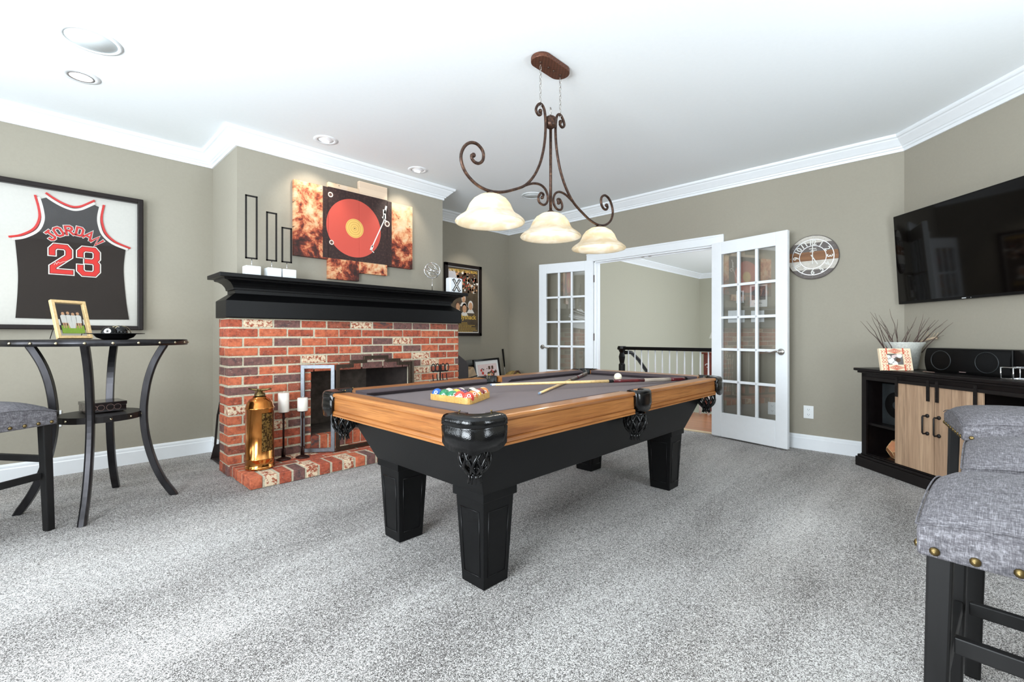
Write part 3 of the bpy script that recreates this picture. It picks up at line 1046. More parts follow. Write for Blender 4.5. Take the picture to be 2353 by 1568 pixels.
for k, (a, b) in enumerate(((3.99, 4.13), (3.99, 4.13), (3.87, 4.26), (3.87, 4.20), (3.87, 4.28), (3.87, 4.28), (3.87, 4.31), (3.87, 4.22))):
    z = 1.235 - 0.017 * k
    x = a
    while x < b:
        w = R_.uniform(0.01, 0.035)
        mb.strip([(x, z), (min(x + w, b), z)], 0.006, 4.848, 0)
        x += w + 0.012
mb.build('small_print', 'gold_ink', po)

# ------------------------------------------------------------------ framed jersey
je = thing('framed_jersey', 'black basketball jersey with red number 23 in a shadow box frame', 'framed jersey', (0.1, 4.86, 1.1))
JX0, JX1, JZ0, JZ1 = -0.40, 0.606, 1.100, 2.176
mb = MB()
for a in ((JX0, JX0 + 0.036, JZ0, JZ1), (JX1 - 0.036, JX1, JZ0, JZ1), (JX0 + 0.03, JX1 - 0.03, JZ0, JZ0 + 0.034), (JX0 + 0.03, JX1 - 0.03, JZ1 - 0.036, JZ1)):
    mb.box(a[0], a[1], 4.81, 4.869, a[2], a[3])
mb.build('frame', 'dark_frame', je, bevel=0.006)
MB().box(JX0 + 0.02, JX1 - 0.02, 4.855, 4.866, JZ0 + 0.02, JZ1 - 0.02).build('backing', 'mat_board', je)
def curve2(pts, k=4):
    P = [Vector(p) for p in pts]
    out = []
    for i in range(len(P) - 1):
        p0, p1, p2, p3 = P[max(0, i - 1)], P[i], P[i + 1], P[min(len(P) - 1, i + 2)]
        for q in range(k):
            u = q / k
            v_ = 0.5 * ((2 * p1) + (p2 - p0) * u + (2 * p0 - 5 * p1 + 4 * p2 - p3) * u * u + (3 * p1 - p0 - 3 * p2 + p3) * u ** 3)
            out.append((v_.x, v_.y))
    out.append((P[-1].x, P[-1].y))
    return out


larm = curve2([(0.012, 2.062), (0.028, 1.985), (0.033, 1.905), (0.006, 1.823), (-0.058, 1.766), (-0.114, 1.744)])
rarm = curve2([(0.338, 2.066), (0.326, 1.985), (0.330, 1.92), (0.353, 1.847), (0.41, 1.789), (0.495, 1.754)])
neck = curve2([(0.046, 2.080), (0.072, 2.060), (0.11, 2.036), (0.15, 2.018), (0.191, 2.010), (0.23, 2.022), (0.268, 2.050), (0.305, 2.080)])
rside = curve2([(0.495, 1.754), (0.484, 1.62), (0.487, 1.50), (0.500, 1.33), (0.517, 1.186)])
lside = curve2([(-0.112, 1.182), (-0.102, 1.36), (-0.100, 1.53), (-0.114, 1.744)])
body = neck + rarm + rside[1:] + [(0.20, 1.178)] + lside[:-1] + larm[::-1]
mb = MB().prism(body, 4.848, 4.855, 'xz', 0)
yoke = neck + rarm[:-4] + [(0.36, 1.812), (0.28, 1.820), (0.17, 1.826), (0.07, 1.824), (0.012, 1.818)] + larm[:13][::-1]
mb.prism(yoke, 4.8472, 4.848, 'xz', 1)
mb.build('jersey', ['jersey_black', 'jersey_mesh'], je)
mb = MB()
for pts, d in ((larm, (-0.5, 0.35)), (rarm, (0.5, 0.35)), (neck, (0.0, 0.6))):
    L = math.hypot(*d)
    d = (d[0] / L, d[1] / L)
    for off, w, mi, yy in ((0.008, 0.018, 0, 4.846), (0.020, 0.007, 1, 4.8462), (0.030, 0.014, 2, 4.846)):
        mb.strip([(p[0] + d[0] * off, p[1] + d[1] * off) for p in pts], w, yy, mi)
mb.build('trim_stripes', ['jersey_white', 'jersey_dark_red', 'jersey_red'], je)
GL = {'J': [[(0.15, 0.3), (0.15, 0.12), (0.3, 0.0), (0.55, 0.0), (0.7, 0.12), (0.7, 1.0)], [(0.5, 1), (0.9, 1)]],
      'O': [[(0.1, 0.18), (0.1, 0.82), (0.27, 1), (0.63, 1), (0.8, 0.82), (0.8, 0.18), (0.63, 0), (0.27, 0)]],
      'R': [[(0.15, 0), (0.15, 1), (0.62, 1), (0.8, 0.86), (0.8, 0.62), (0.62, 0.48), (0.3, 0.48)], [(0.5, 0.42), (0.82, 0.0)]],
      'D': [[(0.15, 0.06), (0.15, 1), (0.6, 1), (0.8, 0.82), (0.8, 0.18), (0.6, 0), (0.1, 0)]],
      'A': [[(0.05, 0), (0.45, 1), (0.85, 0)], [(0.24, 0.3), (0.66, 0.3)]],
      'N': [[(0.12, 0), (0.12, 1), (0.78, 0), (0.78, 1)]]}
lt, nm = MB(), MB()
cxn, czn, Rn = 0.193, 1.688, 0.170
for k, ch in enumerate('JORDAN'):
    a = math.radians(50 - 20 * k)
    c = Vector((cxn + Rn * math.sin(-a), czn + Rn * math.cos(a)))
    ux, uz = Vector((math.cos(a), math.sin(a))), Vector((-math.sin(a), math.cos(a)))
    for w, yy, mi in ((0.0225, 4.8465, 0), (0.0145, 4.846, 1), (0.0115, 4.8455, 2)):
        for q, st in enumerate(GL[ch]):
            lt.strip([c + ux * ((p[0] - 0.45) * 0.054) + uz * ((p[1] - 0.5) * 0.060) for p in st], w, yy - 0.0001 * q, mi, 'xz', ch == 'O')
lt.build('name_lettering', ['jersey_white', 'jersey_dark_red', 'jersey_red'], je)
TWO = [(0.12, 0.70), (0.12, 0.84), (0.26, 0.95), (0.74, 0.95), (0.88, 0.84), (0.88, 0.62), (0.16, 0.22), (0.16, 0.06), (0.94, 0.06)]
TH1 = [(0.10, 0.72), (0.10, 0.84), (0.26, 0.95), (0.76, 0.95), (0.9, 0.84), (0.9, 0.63), (0.76, 0.51), (0.44, 0.51)]
TH2 = [(0.70, 0.51), (0.78, 0.51), (0.9, 0.40), (0.9, 0.16), (0.76, 0.05), (0.26, 0.05), (0.10, 0.16), (0.10, 0.28)]
for q, (st, x0) in enumerate(((TWO, 0.060), (TH1, 0.216), (TH2, 0.216))):
    for w, yy, mi in ((0.050, 4.8465, 0), (0.037, 4.8460, 1), (0.030, 4.8455, 2)):
        nm.strip([(x0 + p[0] * 0.118, 1.524 + p[1] * 0.212) for p in st], w, yy - 0.00012 * q, mi)
nm.build('number_lettering', ['jersey_white', 'jersey_dark_red', 'jersey_red'], je)
mb = MB().strip([(0.085, 1.585), (0.092, 1.605), (0.098, 1.59), (0.106, 1.608), (0.116, 1.60), (0.13, 1.612), (0.15, 1.618), (0.17, 1.636), (0.155, 1.622)], 0.0022, 4.8448)
mb.build('signature', 'white_ink', je)
MB().add([(JX0 + 0.03, 4.822, JZ0 + 0.03), (JX1 - 0.03, 4.822, JZ0 + 0.03), (JX1 - 0.03, 4.822, JZ1 - 0.03), (JX0 + 0.03, 4.822, JZ1 - 0.03)], [(0, 1, 2, 3)]).build('glazing', 'picture_glass', je)

# ------------------------------------------------------------------ pub table with things on it
PC = Vector((0.27, 3.834, 0))
pt = thing('pub_table', 'round dark metal pub table with riveted rim and four curved legs', 'pub table', PC)
MB().lathe([(0.425, 1.0), (0.44, 1.0), (0.44, 1.029), (0.0, 1.029)], PC.x, PC.y, 64, cap=False).build('tabletop', 'espresso', pt)
MB().lathe([(0.43, 0.994), (0.445, 0.994), (0.445, 1.028), (0.43, 1.028), (0.43, 0.994)], PC.x, PC.y, 64, cap=False).build('rim_band', 'gunmetal', pt)
for k in range(24):
    a = 2 * PI * k / 24 + 0.05
    p = PC + Vector((math.cos(a), math.sin(a), 0)) * 0.445
    R = Matrix.Translation((p.x, p.y, 1.011)) @ Matrix.Rotation(a, 4, 'Z') @ Matrix.Rotation(PI / 2, 4, 'Y')
    MB().lathe([(0.0085, 0), (0.0075, 0.004), (0.004, 0.007), (0.0, 0.008)], n=10, mat=R).build('rim_nail', 'silver_nail', pt)
LEGP = [(0.325, 0.995), (0.30, 0.95), (0.265, 0.87), (0.238, 0.77), (0.222, 0.66), (0.216, 0.56), (0.222, 0.45), (0.242, 0.33), (0.275, 0.21), (0.32, 0.10), (0.378, 0.0)]
LEGP = curve2(LEGP, 3)
for ang in (math.atan2(-0.385, -0.107), math.atan2(-0.106, 0.354), math.atan2(0.36, 0.11), math.atan2(0.13, -0.36)):
    d, s = Vector((math.cos(ang), math.sin(ang), 0)), Vector((-math.sin(ang), math.cos(ang), 0))
    mb = MB()
    vs = []
    for i, (r, z) in enumerate(LEGP):
        a, b = LEGP[max(0, i - 1)], LEGP[min(len(LEGP) - 1, i + 1)]
        tx, tz = b[0] - a[0], b[1] - a[1]
        L = math.hypot(tx, tz)
        nx, nz = (-tz / L, tx / L) if 0 < i < len(LEGP) - 1 else (1, 0)
        for (u, w) in ((-0.019, -0.020), (0.019, -0.020), (0.019, 0.013), (0.010, 0.020), (-0.010, 0.020), (-0.019, 0.013)):
            p = PC + d * (r + nx * w) + s * u
            vs.append((p.x, p.y, max(0, z + nz * w)))
    n = len(LEGP)
    fs = [(i * 6 + k, i * 6 + (k + 1) % 6, (i + 1) * 6 + (k + 1) % 6, (i + 1) * 6 + k) for i in range(n - 1) for k in range(6)]
    fs += [(5, 4, 3, 2, 1, 0), tuple((n - 1) * 6 + k for k in range(6))]
    mb.add(vs, fs)
    mb.build('leg', 'gunmetal', pt, bevel=0.002, seg=1)
sh = MB().lathe([(0.0, 0.536), (0.205, 0.536), (0.205, 0.573), (0.0, 0.573)], PC.x, PC.y, 32, cap=False, smooth=False).build('shelf', 'espresso', pt)
for k in range(12):
    a = 2 * PI * k / 12 + 0.17
    p = PC + Vector((math.cos(a), math.sin(a), 0)) * 0.205
    R = Matrix.Translation((p.x, p.y, 0.555)) @ Matrix.Rotation(a, 4, 'Z') @ Matrix.Rotation(PI / 2, 4, 'Y')
    MB().lathe([(0.008, 0), (0.007, 0.004), (0.0, 0.007)], n=8, mat=R).build('shelf_nail', 'silver_nail', sh)

bxt = thing('lacquer_box', 'dark glossy box with ring pattern on the pub table shelf', 'box', (0.287, 3.895, 0.573), math.radians(8))
MB().box(-0.095, 0.095, -0.095, 0.095, 0.006, 0.045).build('tray', 'lacquer_box', bxt, world=False, bevel=0.002)
MB().box(-0.098, 0.098, -0.098, 0.098, 0.045, 0.066).build('lid', 'lacquer_box', bxt, world=False, bevel=0.002)
mb = MB()
for fx, side in ((-0.06, 0), (-0.03, 0), (0.015, 0), (0.05, 0), (-0.05, 1), (0.03, 1)):
    r = 0.013 + 0.004 * ((fx * 100) % 2)
    if side == 0:
        mb.strip([(fx + r * math.cos(a * PI / 8), 0.034 + r * math.sin(a * PI / 8)) for a in range(16)], 0.0022, -0.0988, 0, 'xz', True)
    else:
        mb.strip([(fx + r * math.cos(a * PI / 8), 0.034 + r * math.sin(a * PI / 8)) for a in range(16)], 0.0022, -0.0988, 0, 'yz', True)
mb.build('ring_pattern', 'lacquer_ring', bxt, world=False)
for sx in (-0.08, 0.08):
    for sy in (-0.08, 0.08):
        MB().sphere((sx, sy, 0.0065), 0.006, 8, 6).build('foot', 'silver_nail', bxt, world=False)

# floating-glass photo frame leaning back on its wire legs
pf = thing('photo_frame', 'gold edged floating glass photo frame on the pub table', 'photo frame', (0.165, 4.0, 1.034))
pf.rotation_euler = (math.radians(-17), 0, math.radians(28))
W2, H2 = 0.092, 0.252
mb = MB()
for a in ((-W2, -W2 + 0.018, 0, H2), (W2 - 0.018, W2, 0, H2), (-W2 + 0.018, W2 - 0.018, 0, 0.018), (-W2 + 0.018, W2 - 0.018, H2 - 0.018, H2)):
    mb.box(a[0], a[1], -0.012, 0.012, a[2], a[3])
mb.build('frame', 'gold_frame', pf, bevel=0.002, world=False)
MB().add([(-W2 + 0.015, -0.004, 0.015), (W2 - 0.015, -0.004, 0.015), (W2 - 0.015, -0.004, H2 - 0.015), (-W2 + 0.015, -0.004, H2 - 0.015)], [(0, 1, 2, 3)]).build('glazing', 'picture_glass', pf, world=False)
mb = MB()
mb.box(-0.058, 0.062, 0.001, 0.003, 0.036, 0.19, 0)
mb.prism([(-0.058, 0.036), (0.062, 0.036), (0.062, 0.088), (-0.058, 0.088)], 0.0004, 0.001, 'xz', 1)
for x, top in ((-0.038, 0.172), (-0.012, 0.176), (0.014, 0.17), (0.04, 0.174)):
    mb.prism([(x - 0.014, 0.105), (x + 0.014, 0.105), (x + 0.016, 0.15), (x + 0.008, 0.158), (x - 0.008, 0.158), (x - 0.016, 0.15)], 0.0, 0.001, 'xz', 2)
    mb.prism([(x - 0.008, 0.07), (x - 0.003, 0.07), (x - 0.001, 0.105), (x - 0.011, 0.105)], 0.0, 0.001, 'xz', 3)
    mb.prism([(x + 0.003, 0.07), (x + 0.008, 0.07), (x + 0.011, 0.105), (x + 0.001, 0.105)], 0.0, 0.001, 'xz', 3)
    mb.prism([(x + 0.0085 * math.cos(a * PI / 5), top - 0.006 + 0.01 * math.sin(a * PI / 5)) for a in range(10)], -0.0002, 0.001, 'xz', 3)
mb.prism([(-0.012, 0.07), (0.014, 0.07), (0.022, 0.105), (-0.02, 0.105)], -0.0004, 0.001, 'xz', 2)
mb.build('photograph', ['photo_dark', 'grass_ink', 'white_ink', 'skin_ink'], pf, world=False)
mb = MB()
for x in (-0.08, 0.08):
    mb.tube([(x, 0.012, 0.11), (x, 0.085, 0.026)], 0.0022, 6)
mb.build('wire_leg', 'black_iron', pf, world=False)

bw = thing('novelty_bowl', 'wide-rimmed black bowl with an eight-ball dome on pub table', 'bowl', (0.318, 3.575, 1.029))
MB().lathe([(0.0, 1.0295), (0.055, 1.0297), (0.085, 1.044), (0.098, 1.062), (0.138, 1.064), (0.138, 1.068), (0.094, 1.067), (0.078, 1.05), (0.0, 1.036)], 0.318, 3.575, 36, cap=False).build('bowl', 'black_satin', bw)
ec = Vector((0.291, 3.561, 1.070))
MB().sphere(ec, 0.038, 24, 14).build('ball_dome', 'black_satin', bw)
tw = (Vector((0, 0, 1.07)) - ec)
tw = Vector((-0.32, -1.0, 0.28)).normalized()
rt = Vector((0, 0, 1)).cross(tw).normalized()
m = facing(ec + tw * 0.0355, rt, tw.cross(rt))
mb = MB().add([m @ Vector((0.016 * math.cos(a * PI / 10), 0.016 * math.sin(a * PI / 10), 0.002)) for a in range(20)], [tuple(range(20))], 0)
put_text(mb, '8', 0.022, m @ Matrix.Translation((0, -0.0075, 0.003)), 1, 0.0006)
mb.build('number_spot', ['white_ink', 'black_ink'], bw)
mb = MB()
for q in (0, 0.018):
    mb.tube([(0.331 + q + 0.045 * math.cos(a * PI / 12), 3.581 + 0.03 * math.cos(a * PI / 12), 1.066 + 0.045 * math.sin(a * PI / 12)) for a in range(13)], 0.003, 6)
mb.build('hoop', 'silver_nail', bw)
MB().sphere((0.338, 3.584, 1.074), 0.04, 18, 10).build('dark_dome', 'black_leather', bw)

# ------------------------------------------------------------------ bar stools
def make_stool(label):
    """saddle stool; origin at floor under one corner leg, seat reaching +x and -y"""
    S, ZB = 0.49, 0.575
    root = thing('bar_stool', label, 'bar stool', group='tweed bar stools with nailhead trim')
    n = 14
    vs, fs = [], []
    def prof(u, v):
        e = max(abs(u), abs(v))
        dome = 0.034 * (1 - u * u) + 0.022 * (1 - v * v)
        return dome
    for i in range(n + 1):
        for j in range(n + 1):
            u, v = -1 + 2 * i / n, -1 + 2 * j / n
            ed = max(abs(u), abs(v))
            z = ZB + 0.085 + prof(u, v) - (0.022 if ed > 0.99 else (0.006 if ed > 0.85 else 0))
            k = 1.0
            vs.append(((u * k + 1) * S / 2 - 0.015, -(v * k + 1) * S / 2 + 0.015, z))
    for i in range(n):
        for j in range(n):
            a = i * (n + 1) + j
            fs.append((a, a + 1, a + n + 2, a + n + 1))
    ring = [i * (n + 1) for i in range(n + 1)] + [n * (n + 1) + j for j in range(1, n + 1)] + [i * (n + 1) + n for i in range(n - 1, -1, -1)] + [j for j in range(n - 1, 0, -1)]
    base = len(vs)
    for q in ring:
        x, y, z = vs[q]
        vs.append((x, y, ZB - 0.002))
    L = len(ring)
    for k in range(L):
        fs.append((ring[k], ring[(k + 1) % L], base + (k + 1) % L, base + k))
    fs.append(tuple(base + k for k in range(L)))
    mb = MB().add(vs, fs, 0, True)
    seat = mb.build('seat', 'tweed', root, world=False, bevel=0.009, seg=3)
    seat.modifiers['soft_edges'].angle_limit = math.radians(50)
    mb = MB()
    zt = ZB + 0.066
    c = [(-0.016, 0.016), (S - 0.014, 0.016), (S - 0.014, -S + 0.014), (-0.016, -S + 0.014)]
    xs = [S * i / 20 for i in range(21)]
    mb.tube([(x - 0.015, 0.0155, zt + 0.034 * (1 - (2 * x / S - 1) ** 2)) for x in xs], 0.002, 6)
    mb.tube([(-0.0155, 0.015 - x, zt + 0.0225 * (1 - (2 * x / S - 1) ** 2)) for x in xs], 0.002, 6)
    mb.tube([(x - 0.015, 0.0145 - S, zt + 0.034 * (1 - (2 * x / S - 1) ** 2)) for x in xs], 0.002, 6)
    mb.build('piping', 'tweed', seat, world=False)
    for k in range(8):
        w = 0.03 + (S - 0.06) * k / 7 - 0.015
        for (x, y, ax, an) in ((w, 0.0155, 'X', -PI / 2), (w, 0.0145 - S, 'X', PI / 2), (-0.0155, -w, 'Y', -PI / 2), (S - 0.0145, -w, 'Y', PI / 2)):
            R = Matrix.Translation((x, y, ZB + 0.014)) @ Matrix.Rotation(an, 4, ax)
            MB().lathe([(0.0095, -0.001), (0.0088, 0.003), (0.005, 0.006), (0.0, 0.007)], n=10, mat=R).build('nailhead', 'antique_brass', root, world=False)
    w = 0.043
    for (cx, cy, sx, sy) in ((w / 2, -w / 2, -1, 1), (S - 0.03 - w / 2, -w / 2, 1, 1), (w / 2, -S + 0.03 + w / 2, -1, -1), (S - 0.03 - w / 2, -S + 0.03 + w / 2, 1, -1)):
        MB().frustum(cx + sx * 0.012, cy + sy * 0.012, 0.0, w * 0.43, w * 0.43, ZB, w / 2, w / 2, dx=-sx * 0.012, dy=-sy * 0.012).build('leg', 'stool_leg', root, world=False, bevel=0.005)
    T = 0.010
    for nm_, b in (('stretcher', (w, S - 0.03 - w, -w / 2 - T, -w / 2 + T, 0.285, 0.32)), ('stretcher', (w, S - 0.03 - w, -S + 0.03 + w / 2 - T, -S + 0.03 + w / 2 + T, 0.285, 0.32)),
                   ('stretcher', (w / 2 - T, w / 2 + T, -S + 0.03 + w, -w, 0.372, 0.408)), ('stretcher', (S - 0.03 - w / 2 - T, S - 0.03 - w / 2 + T, -S + 0.03 + w, -w, 0.285, 0.32))):
        MB().box(*b).build(nm_, 'stool_leg', root, world=False, bevel=0.003)
    return root


st1 = make_stool('closest grey tweed bar stool with three big brass nailheads in view')
st2 = copy_tree(st1)
st2['label'] = 'middle bar stool between the closest and the one nearest the console'
st3 = copy_tree(st1)
st3['label'] = 'grey tweed bar stool nearest the barn-door media console'
st4 = copy_tree(st1)
st4['label'] = 'grey tweed bar stool tucked by the round pub table'
st1.location, st1.rotation_euler = (1.35, 0.046, 0), (0, 0, math.radians(-4))
st2.location, st2.rotation_euler = (2.0, -0.028, 0), (0, 0, math.radians(-2))
st3.location, st3.rotation_euler = (2.95, -0.035, 0), (0, 0, math.radians(8))
st4.location, st4.rotation_euler = (0.055, 3.525, 0), (0, 0, math.radians(216.2))

# ------------------------------------------------------------------ pool table
TX0, TX1, TY0, TY1, ZT, ZA, ZC = 1.02, 3.37, 1.172, 2.388, 0.765, 0.650, 0.728
XM = (TX0 + TX1) / 2
tb = thing('pool_table', 'oak railed pool table with grey cloth and black cabinet', 'pool table', (XM, 1.78, 0))
MB().box(TX0 + 0.10, TX1 - 0.10, TY0 + 0.10, TY1 - 0.10, 0.66, ZC).build('playing_cloth', 'cloth', tb)
# profile of a rail, offset outward (0 = outer face), z
RP = [(0.095, ZT - 0.004), (0.010, ZT), (0.003, ZT - 0.003), (0.0, ZT - 0.010), (0.003, ZT - 0.018), (0.012, ZT - 0.020), (0.013, ZT - 0.024), (0.010, ZT - 0.026), (0.010, ZA + 0.032), (0.014, ZA + 0.029), (0.005, ZA + 0.025), (0.003, ZA + 0.014), (0.008, ZA + 0.011), (0.004, ZA + 0.009), (0.004, ZA + 0.002), (0.008, ZA), (0.095, ZA)]
def rail_piece(a, b, axis, at, sgn, mname):
    """rail running along axis from a to b; outer face at 'at', inward direction sgn"""
    mb = MB()
    poly = [(at + sgn * o, z) for o, z in RP]
    mb.prism(poly, a, b, 'yz' if axis == 'x' else 'xz')
    r = mb.build('rail', mname, tb)
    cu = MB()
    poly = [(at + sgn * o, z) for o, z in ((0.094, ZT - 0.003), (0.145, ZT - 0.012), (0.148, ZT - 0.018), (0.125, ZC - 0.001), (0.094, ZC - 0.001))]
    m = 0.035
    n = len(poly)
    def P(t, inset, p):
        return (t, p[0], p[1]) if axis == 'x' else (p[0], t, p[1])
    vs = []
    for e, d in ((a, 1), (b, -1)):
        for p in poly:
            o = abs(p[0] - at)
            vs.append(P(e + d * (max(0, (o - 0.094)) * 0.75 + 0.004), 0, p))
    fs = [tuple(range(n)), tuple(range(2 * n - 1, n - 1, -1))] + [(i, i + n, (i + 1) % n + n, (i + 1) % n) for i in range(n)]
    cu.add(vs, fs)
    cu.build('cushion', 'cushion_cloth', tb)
    dots = MB()
    for k in range(1, 4):
        t = a + (b - a) * k / 4
        q = [(t - 0.006, at + sgn * 0.05), (t, at + sgn * 0.045), (t + 0.006, at + sgn * 0.05), (t, at + sgn * 0.055)]
        if axis == 'y':
            q = [(y, x) for x, y in q]
        dots.add([(x, y, ZT + 0.0004) for x, y in q], [(0, 1, 2, 3)])
    return r


CG, SG = 0.150, 0.072
for a, b in ((TX0 + CG, XM - SG), (XM + SG, TX1 - CG)):
    rail_piece(a, b, 'x', TY0, 1, 'oak')
    rail_piece(a, b, 'x', TY1, -1, 'oak')
rail_piece(TY0 + CG, TY1 - CG, 'y', TX0, 1, 'oak_y')
rail_piece(TY0 + CG, TY1 - CG, 'y', TX1, -1, 'oak_y')
# tapered black cabinet
mb = MB()
zb, zt_ = 0.408, 0.652
bx, by = (1.245, 3.145), (1.362, 2.198)
vs = [(bx[0], by[0], zb), (bx[1], by[0], zb), (bx[1], by[1], zb), (bx[0], by[1], zb)]
ex, ey = 0.115, 0.09
vs += [(bx[0] - ex, by[0] - ey, zt_), (bx[1] + ex, by[0] - ey, zt_), (bx[1] + ex, by[1] + ey, zt_), (bx[0] - ex, by[1] + ey, zt_)]
mb.add(vs, [(3, 2, 1, 0), (4, 5, 6, 7), (0, 1, 5, 4), (1, 2, 6, 5), (2, 3, 7, 6), (3, 0, 4, 7)])
mb.build('cabinet', 'black_paint', tb, bevel=0.004)
for cx, sx in ((1.345, -1), (3.045, 1)):
    for cy, sy in ((1.464, -1), (2.096, 1)):
        lg = MB().frustum(cx, cy, 0.0, 0.070, 0.070, 0.382, 0.089, 0.089).build('leg', 'black_paint', tb, bevel=0.004)
        MB().box(cx - 0.099, cx + 0.099, cy - 0.099, cy + 0.099, 0.372, 0.412).build('leg_cap', 'black_paint', lg, bevel=0.003)
        mb = MB()
        for (ax_, sg) in (('x', -1), ('x', 1), ('y', -1), ('y', 1)):
            def fp3(u, z):
                hw = 0.070 + (0.089 - 0.070) * z / 0.382
                o = sg * (hw + 0.0006)
                return Vector((cx + o, cy + u * hw, z)) if ax_ == 'x' else Vector((cx + u * hw, cy + o, z))
            loop = [(-0.68, 0.05), (0.68, 0.05), (0.68, 0.325), (-0.68, 0.325)]
            for q in range(4):
                mb.tube([fp3(*loop[q]), fp3(*loop[(q + 1) % 4])], 0.0022, 5)
        mb.build('panel_bead', 'black_satin', lg)

# pockets
def arc(cx, cy, r, a0, a1, n):
    return [(cx + r * math.cos(a0 + (a1 - a0) * k / n), cy + r * math.sin(a0 + (a1 - a0) * k / n)) for k in range(n + 1)]


def net(mb, cx, cy, ztop, r0=0.052, h=0.105):
    pr = [(r0, ztop), (r0 * 1.10, ztop - h * 0.25), (r0 * 1.13, ztop - h * 0.5), (r0 * 1.0, ztop - h * 0.75), (r0 * 0.52, ztop - h)]
    def at(f, a):
        x = f * (len(pr) - 1)
        i = min(int(x), len(pr) - 2)
        k = x - i
        r = pr[i][0] * (1 - k) + pr[i + 1][0] * k
        z = pr[i][1] * (1 - k) + pr[i + 1][1] * k
        return (cx + r * math.cos(a), cy + r * math.sin(a), z)
    N = 10
    for s in (-1, 1):
        for k in range(N):
            a0 = 2 * PI * k / N
            mb.tube([at(q / 10, a0 + s * 0.9 * q / 10) for q in range(11)], [0.0054] * 11, 6)
    for f in (0.0, 1.0):
        mb.tube([at(f, 2 * PI * k / 20) for k in range(20)], 0.005, 6, closed=True)
    for k in range(9):
        a = 2 * PI * k / 9
        r = r0 * 0.45
        mb.tube([(cx + r * math.cos(a), cy + r * math.sin(a), ztop - h), (cx + r * 0.85 * math.cos(a), cy + r * 0.85 * math.sin(a), ztop - h - 0.018), (cx + r * 1.1 * math.cos(a), cy + r * 1.1 * math.sin(a), ztop - h - 0.036)], [0.005, 0.0045, 0.004], 5)


def corner_pocket(cx, cy, sx, sy):
    """cx,cy: outer corner; sx,sy: inward directions"""
    mb = MB()
    Rr, E, g = 0.085, 0.160, 0.006
    loc = [(-g, E)] + [(-g, E - (E - Rr) * k / 4) for k in range(1, 4)] + arc(Rr - g, Rr - g, Rr, PI, 1.5 * PI, 10) + [(Rr + (E - Rr) * k / 4, -g) for k in range(1, 4)] + [(E, -g)]
    n = len(loc)
    W3 = lambda p, z: (cx + sx * p[0], cy + sy * p[1], z)
    ic = (0.118, 0.118)
    inner = arc(ic[0], ic[1], 0.060, PI * 0.80, PI * 1.70, n - 1)
    cols = []
    for i in range(n):
        t_ = i / (n - 1)
        u = abs(t_ - 0.5) * 2
        zlow = 0.652 - 0.010 * (1 - u) ** 0.8 + 0.0045 * math.cos(t_ * 6 * PI) + (0.012 if u > 0.96 else 0)
        p, q = loc[i], inner[i]
        d = Vector((q[0] - p[0], q[1] - p[1])).normalized()
        cols.append([(q[0], q[1], 0.70), (q[0], q[1], ZT + 0.001), (q[0] - d.x * 0.006, q[1] - d.y * 0.006, ZT + 0.006), (p[0] + d.x * 0.02, p[1] + d.y * 0.02, ZT + 0.005), (p[0] + d.x * 0.006, p[1] + d.y * 0.006, ZT + 0.001), (p[0] - d.x * 0.002, p[1] - d.y * 0.002, ZT - 0.010),
                     (p[0] - d.x * 0.003, p[1] - d.y * 0.003, ZT - 0.030), (p[0] + d.x * 0.001, p[1] + d.y * 0.001, ZT - 0.034), (p[0] - d.x * 0.003, p[1] - d.y * 0.003, ZT - 0.038), (p[0] - d.x * 0.007 * (1 - u), p[1] - d.y * 0.007 * (1 - u), 0.69), (p[0], p[1], zlow), (p[0] + d.x * 0.007, p[1] + d.y * 0.007, zlow + 0.002), (p[0] + d.x * 0.012, p[1] + d.y * 0.012, 0.71)])
    m_ = len(cols[0])
    vs = [W3((c[0], c[1]), c[2]) for col_ in cols for c in col_]
    fs = [(i * m_ + k, (i + 1) * m_ + k, (i + 1) * m_ + k + 1, i * m_ + k + 1) for i in range(n - 1) for k in range(m_ - 1)]
    fs += [tuple(range(m_)), tuple((n - 1) * m_ + k for k in range(m_))]
    mb.add(vs, fs, 0, True)
    pk = mb.build('corner_pocket', 'black_leather', tb)
    nb = MB()
    net(nb, cx + sx * 0.092, cy + sy * 0.092, 0.655)
    nb.build('net', 'black_leather', pk)
    hb = MB().lathe([(0.058, ZC - 0.07), (0.058, ZC + 0.0006)], cx + sx * 0.118, cy + sy * 0.118, 24)
    hb.build('pocket_hole', 'black_matte', pk)
    nl = MB()
    for q in (inner[0], inner[-1]):
        nl.sphere(W3(q, ZT + 0.008), 0.004, 8, 6)
    nl.build('rivet', 'antique_brass', pk)


for cx, sx in ((TX0, 1), (TX1, -1)):
    for cy, sy in ((TY0, 1), (TY1, -1)):
        corner_pocket(cx, cy, sx, sy)


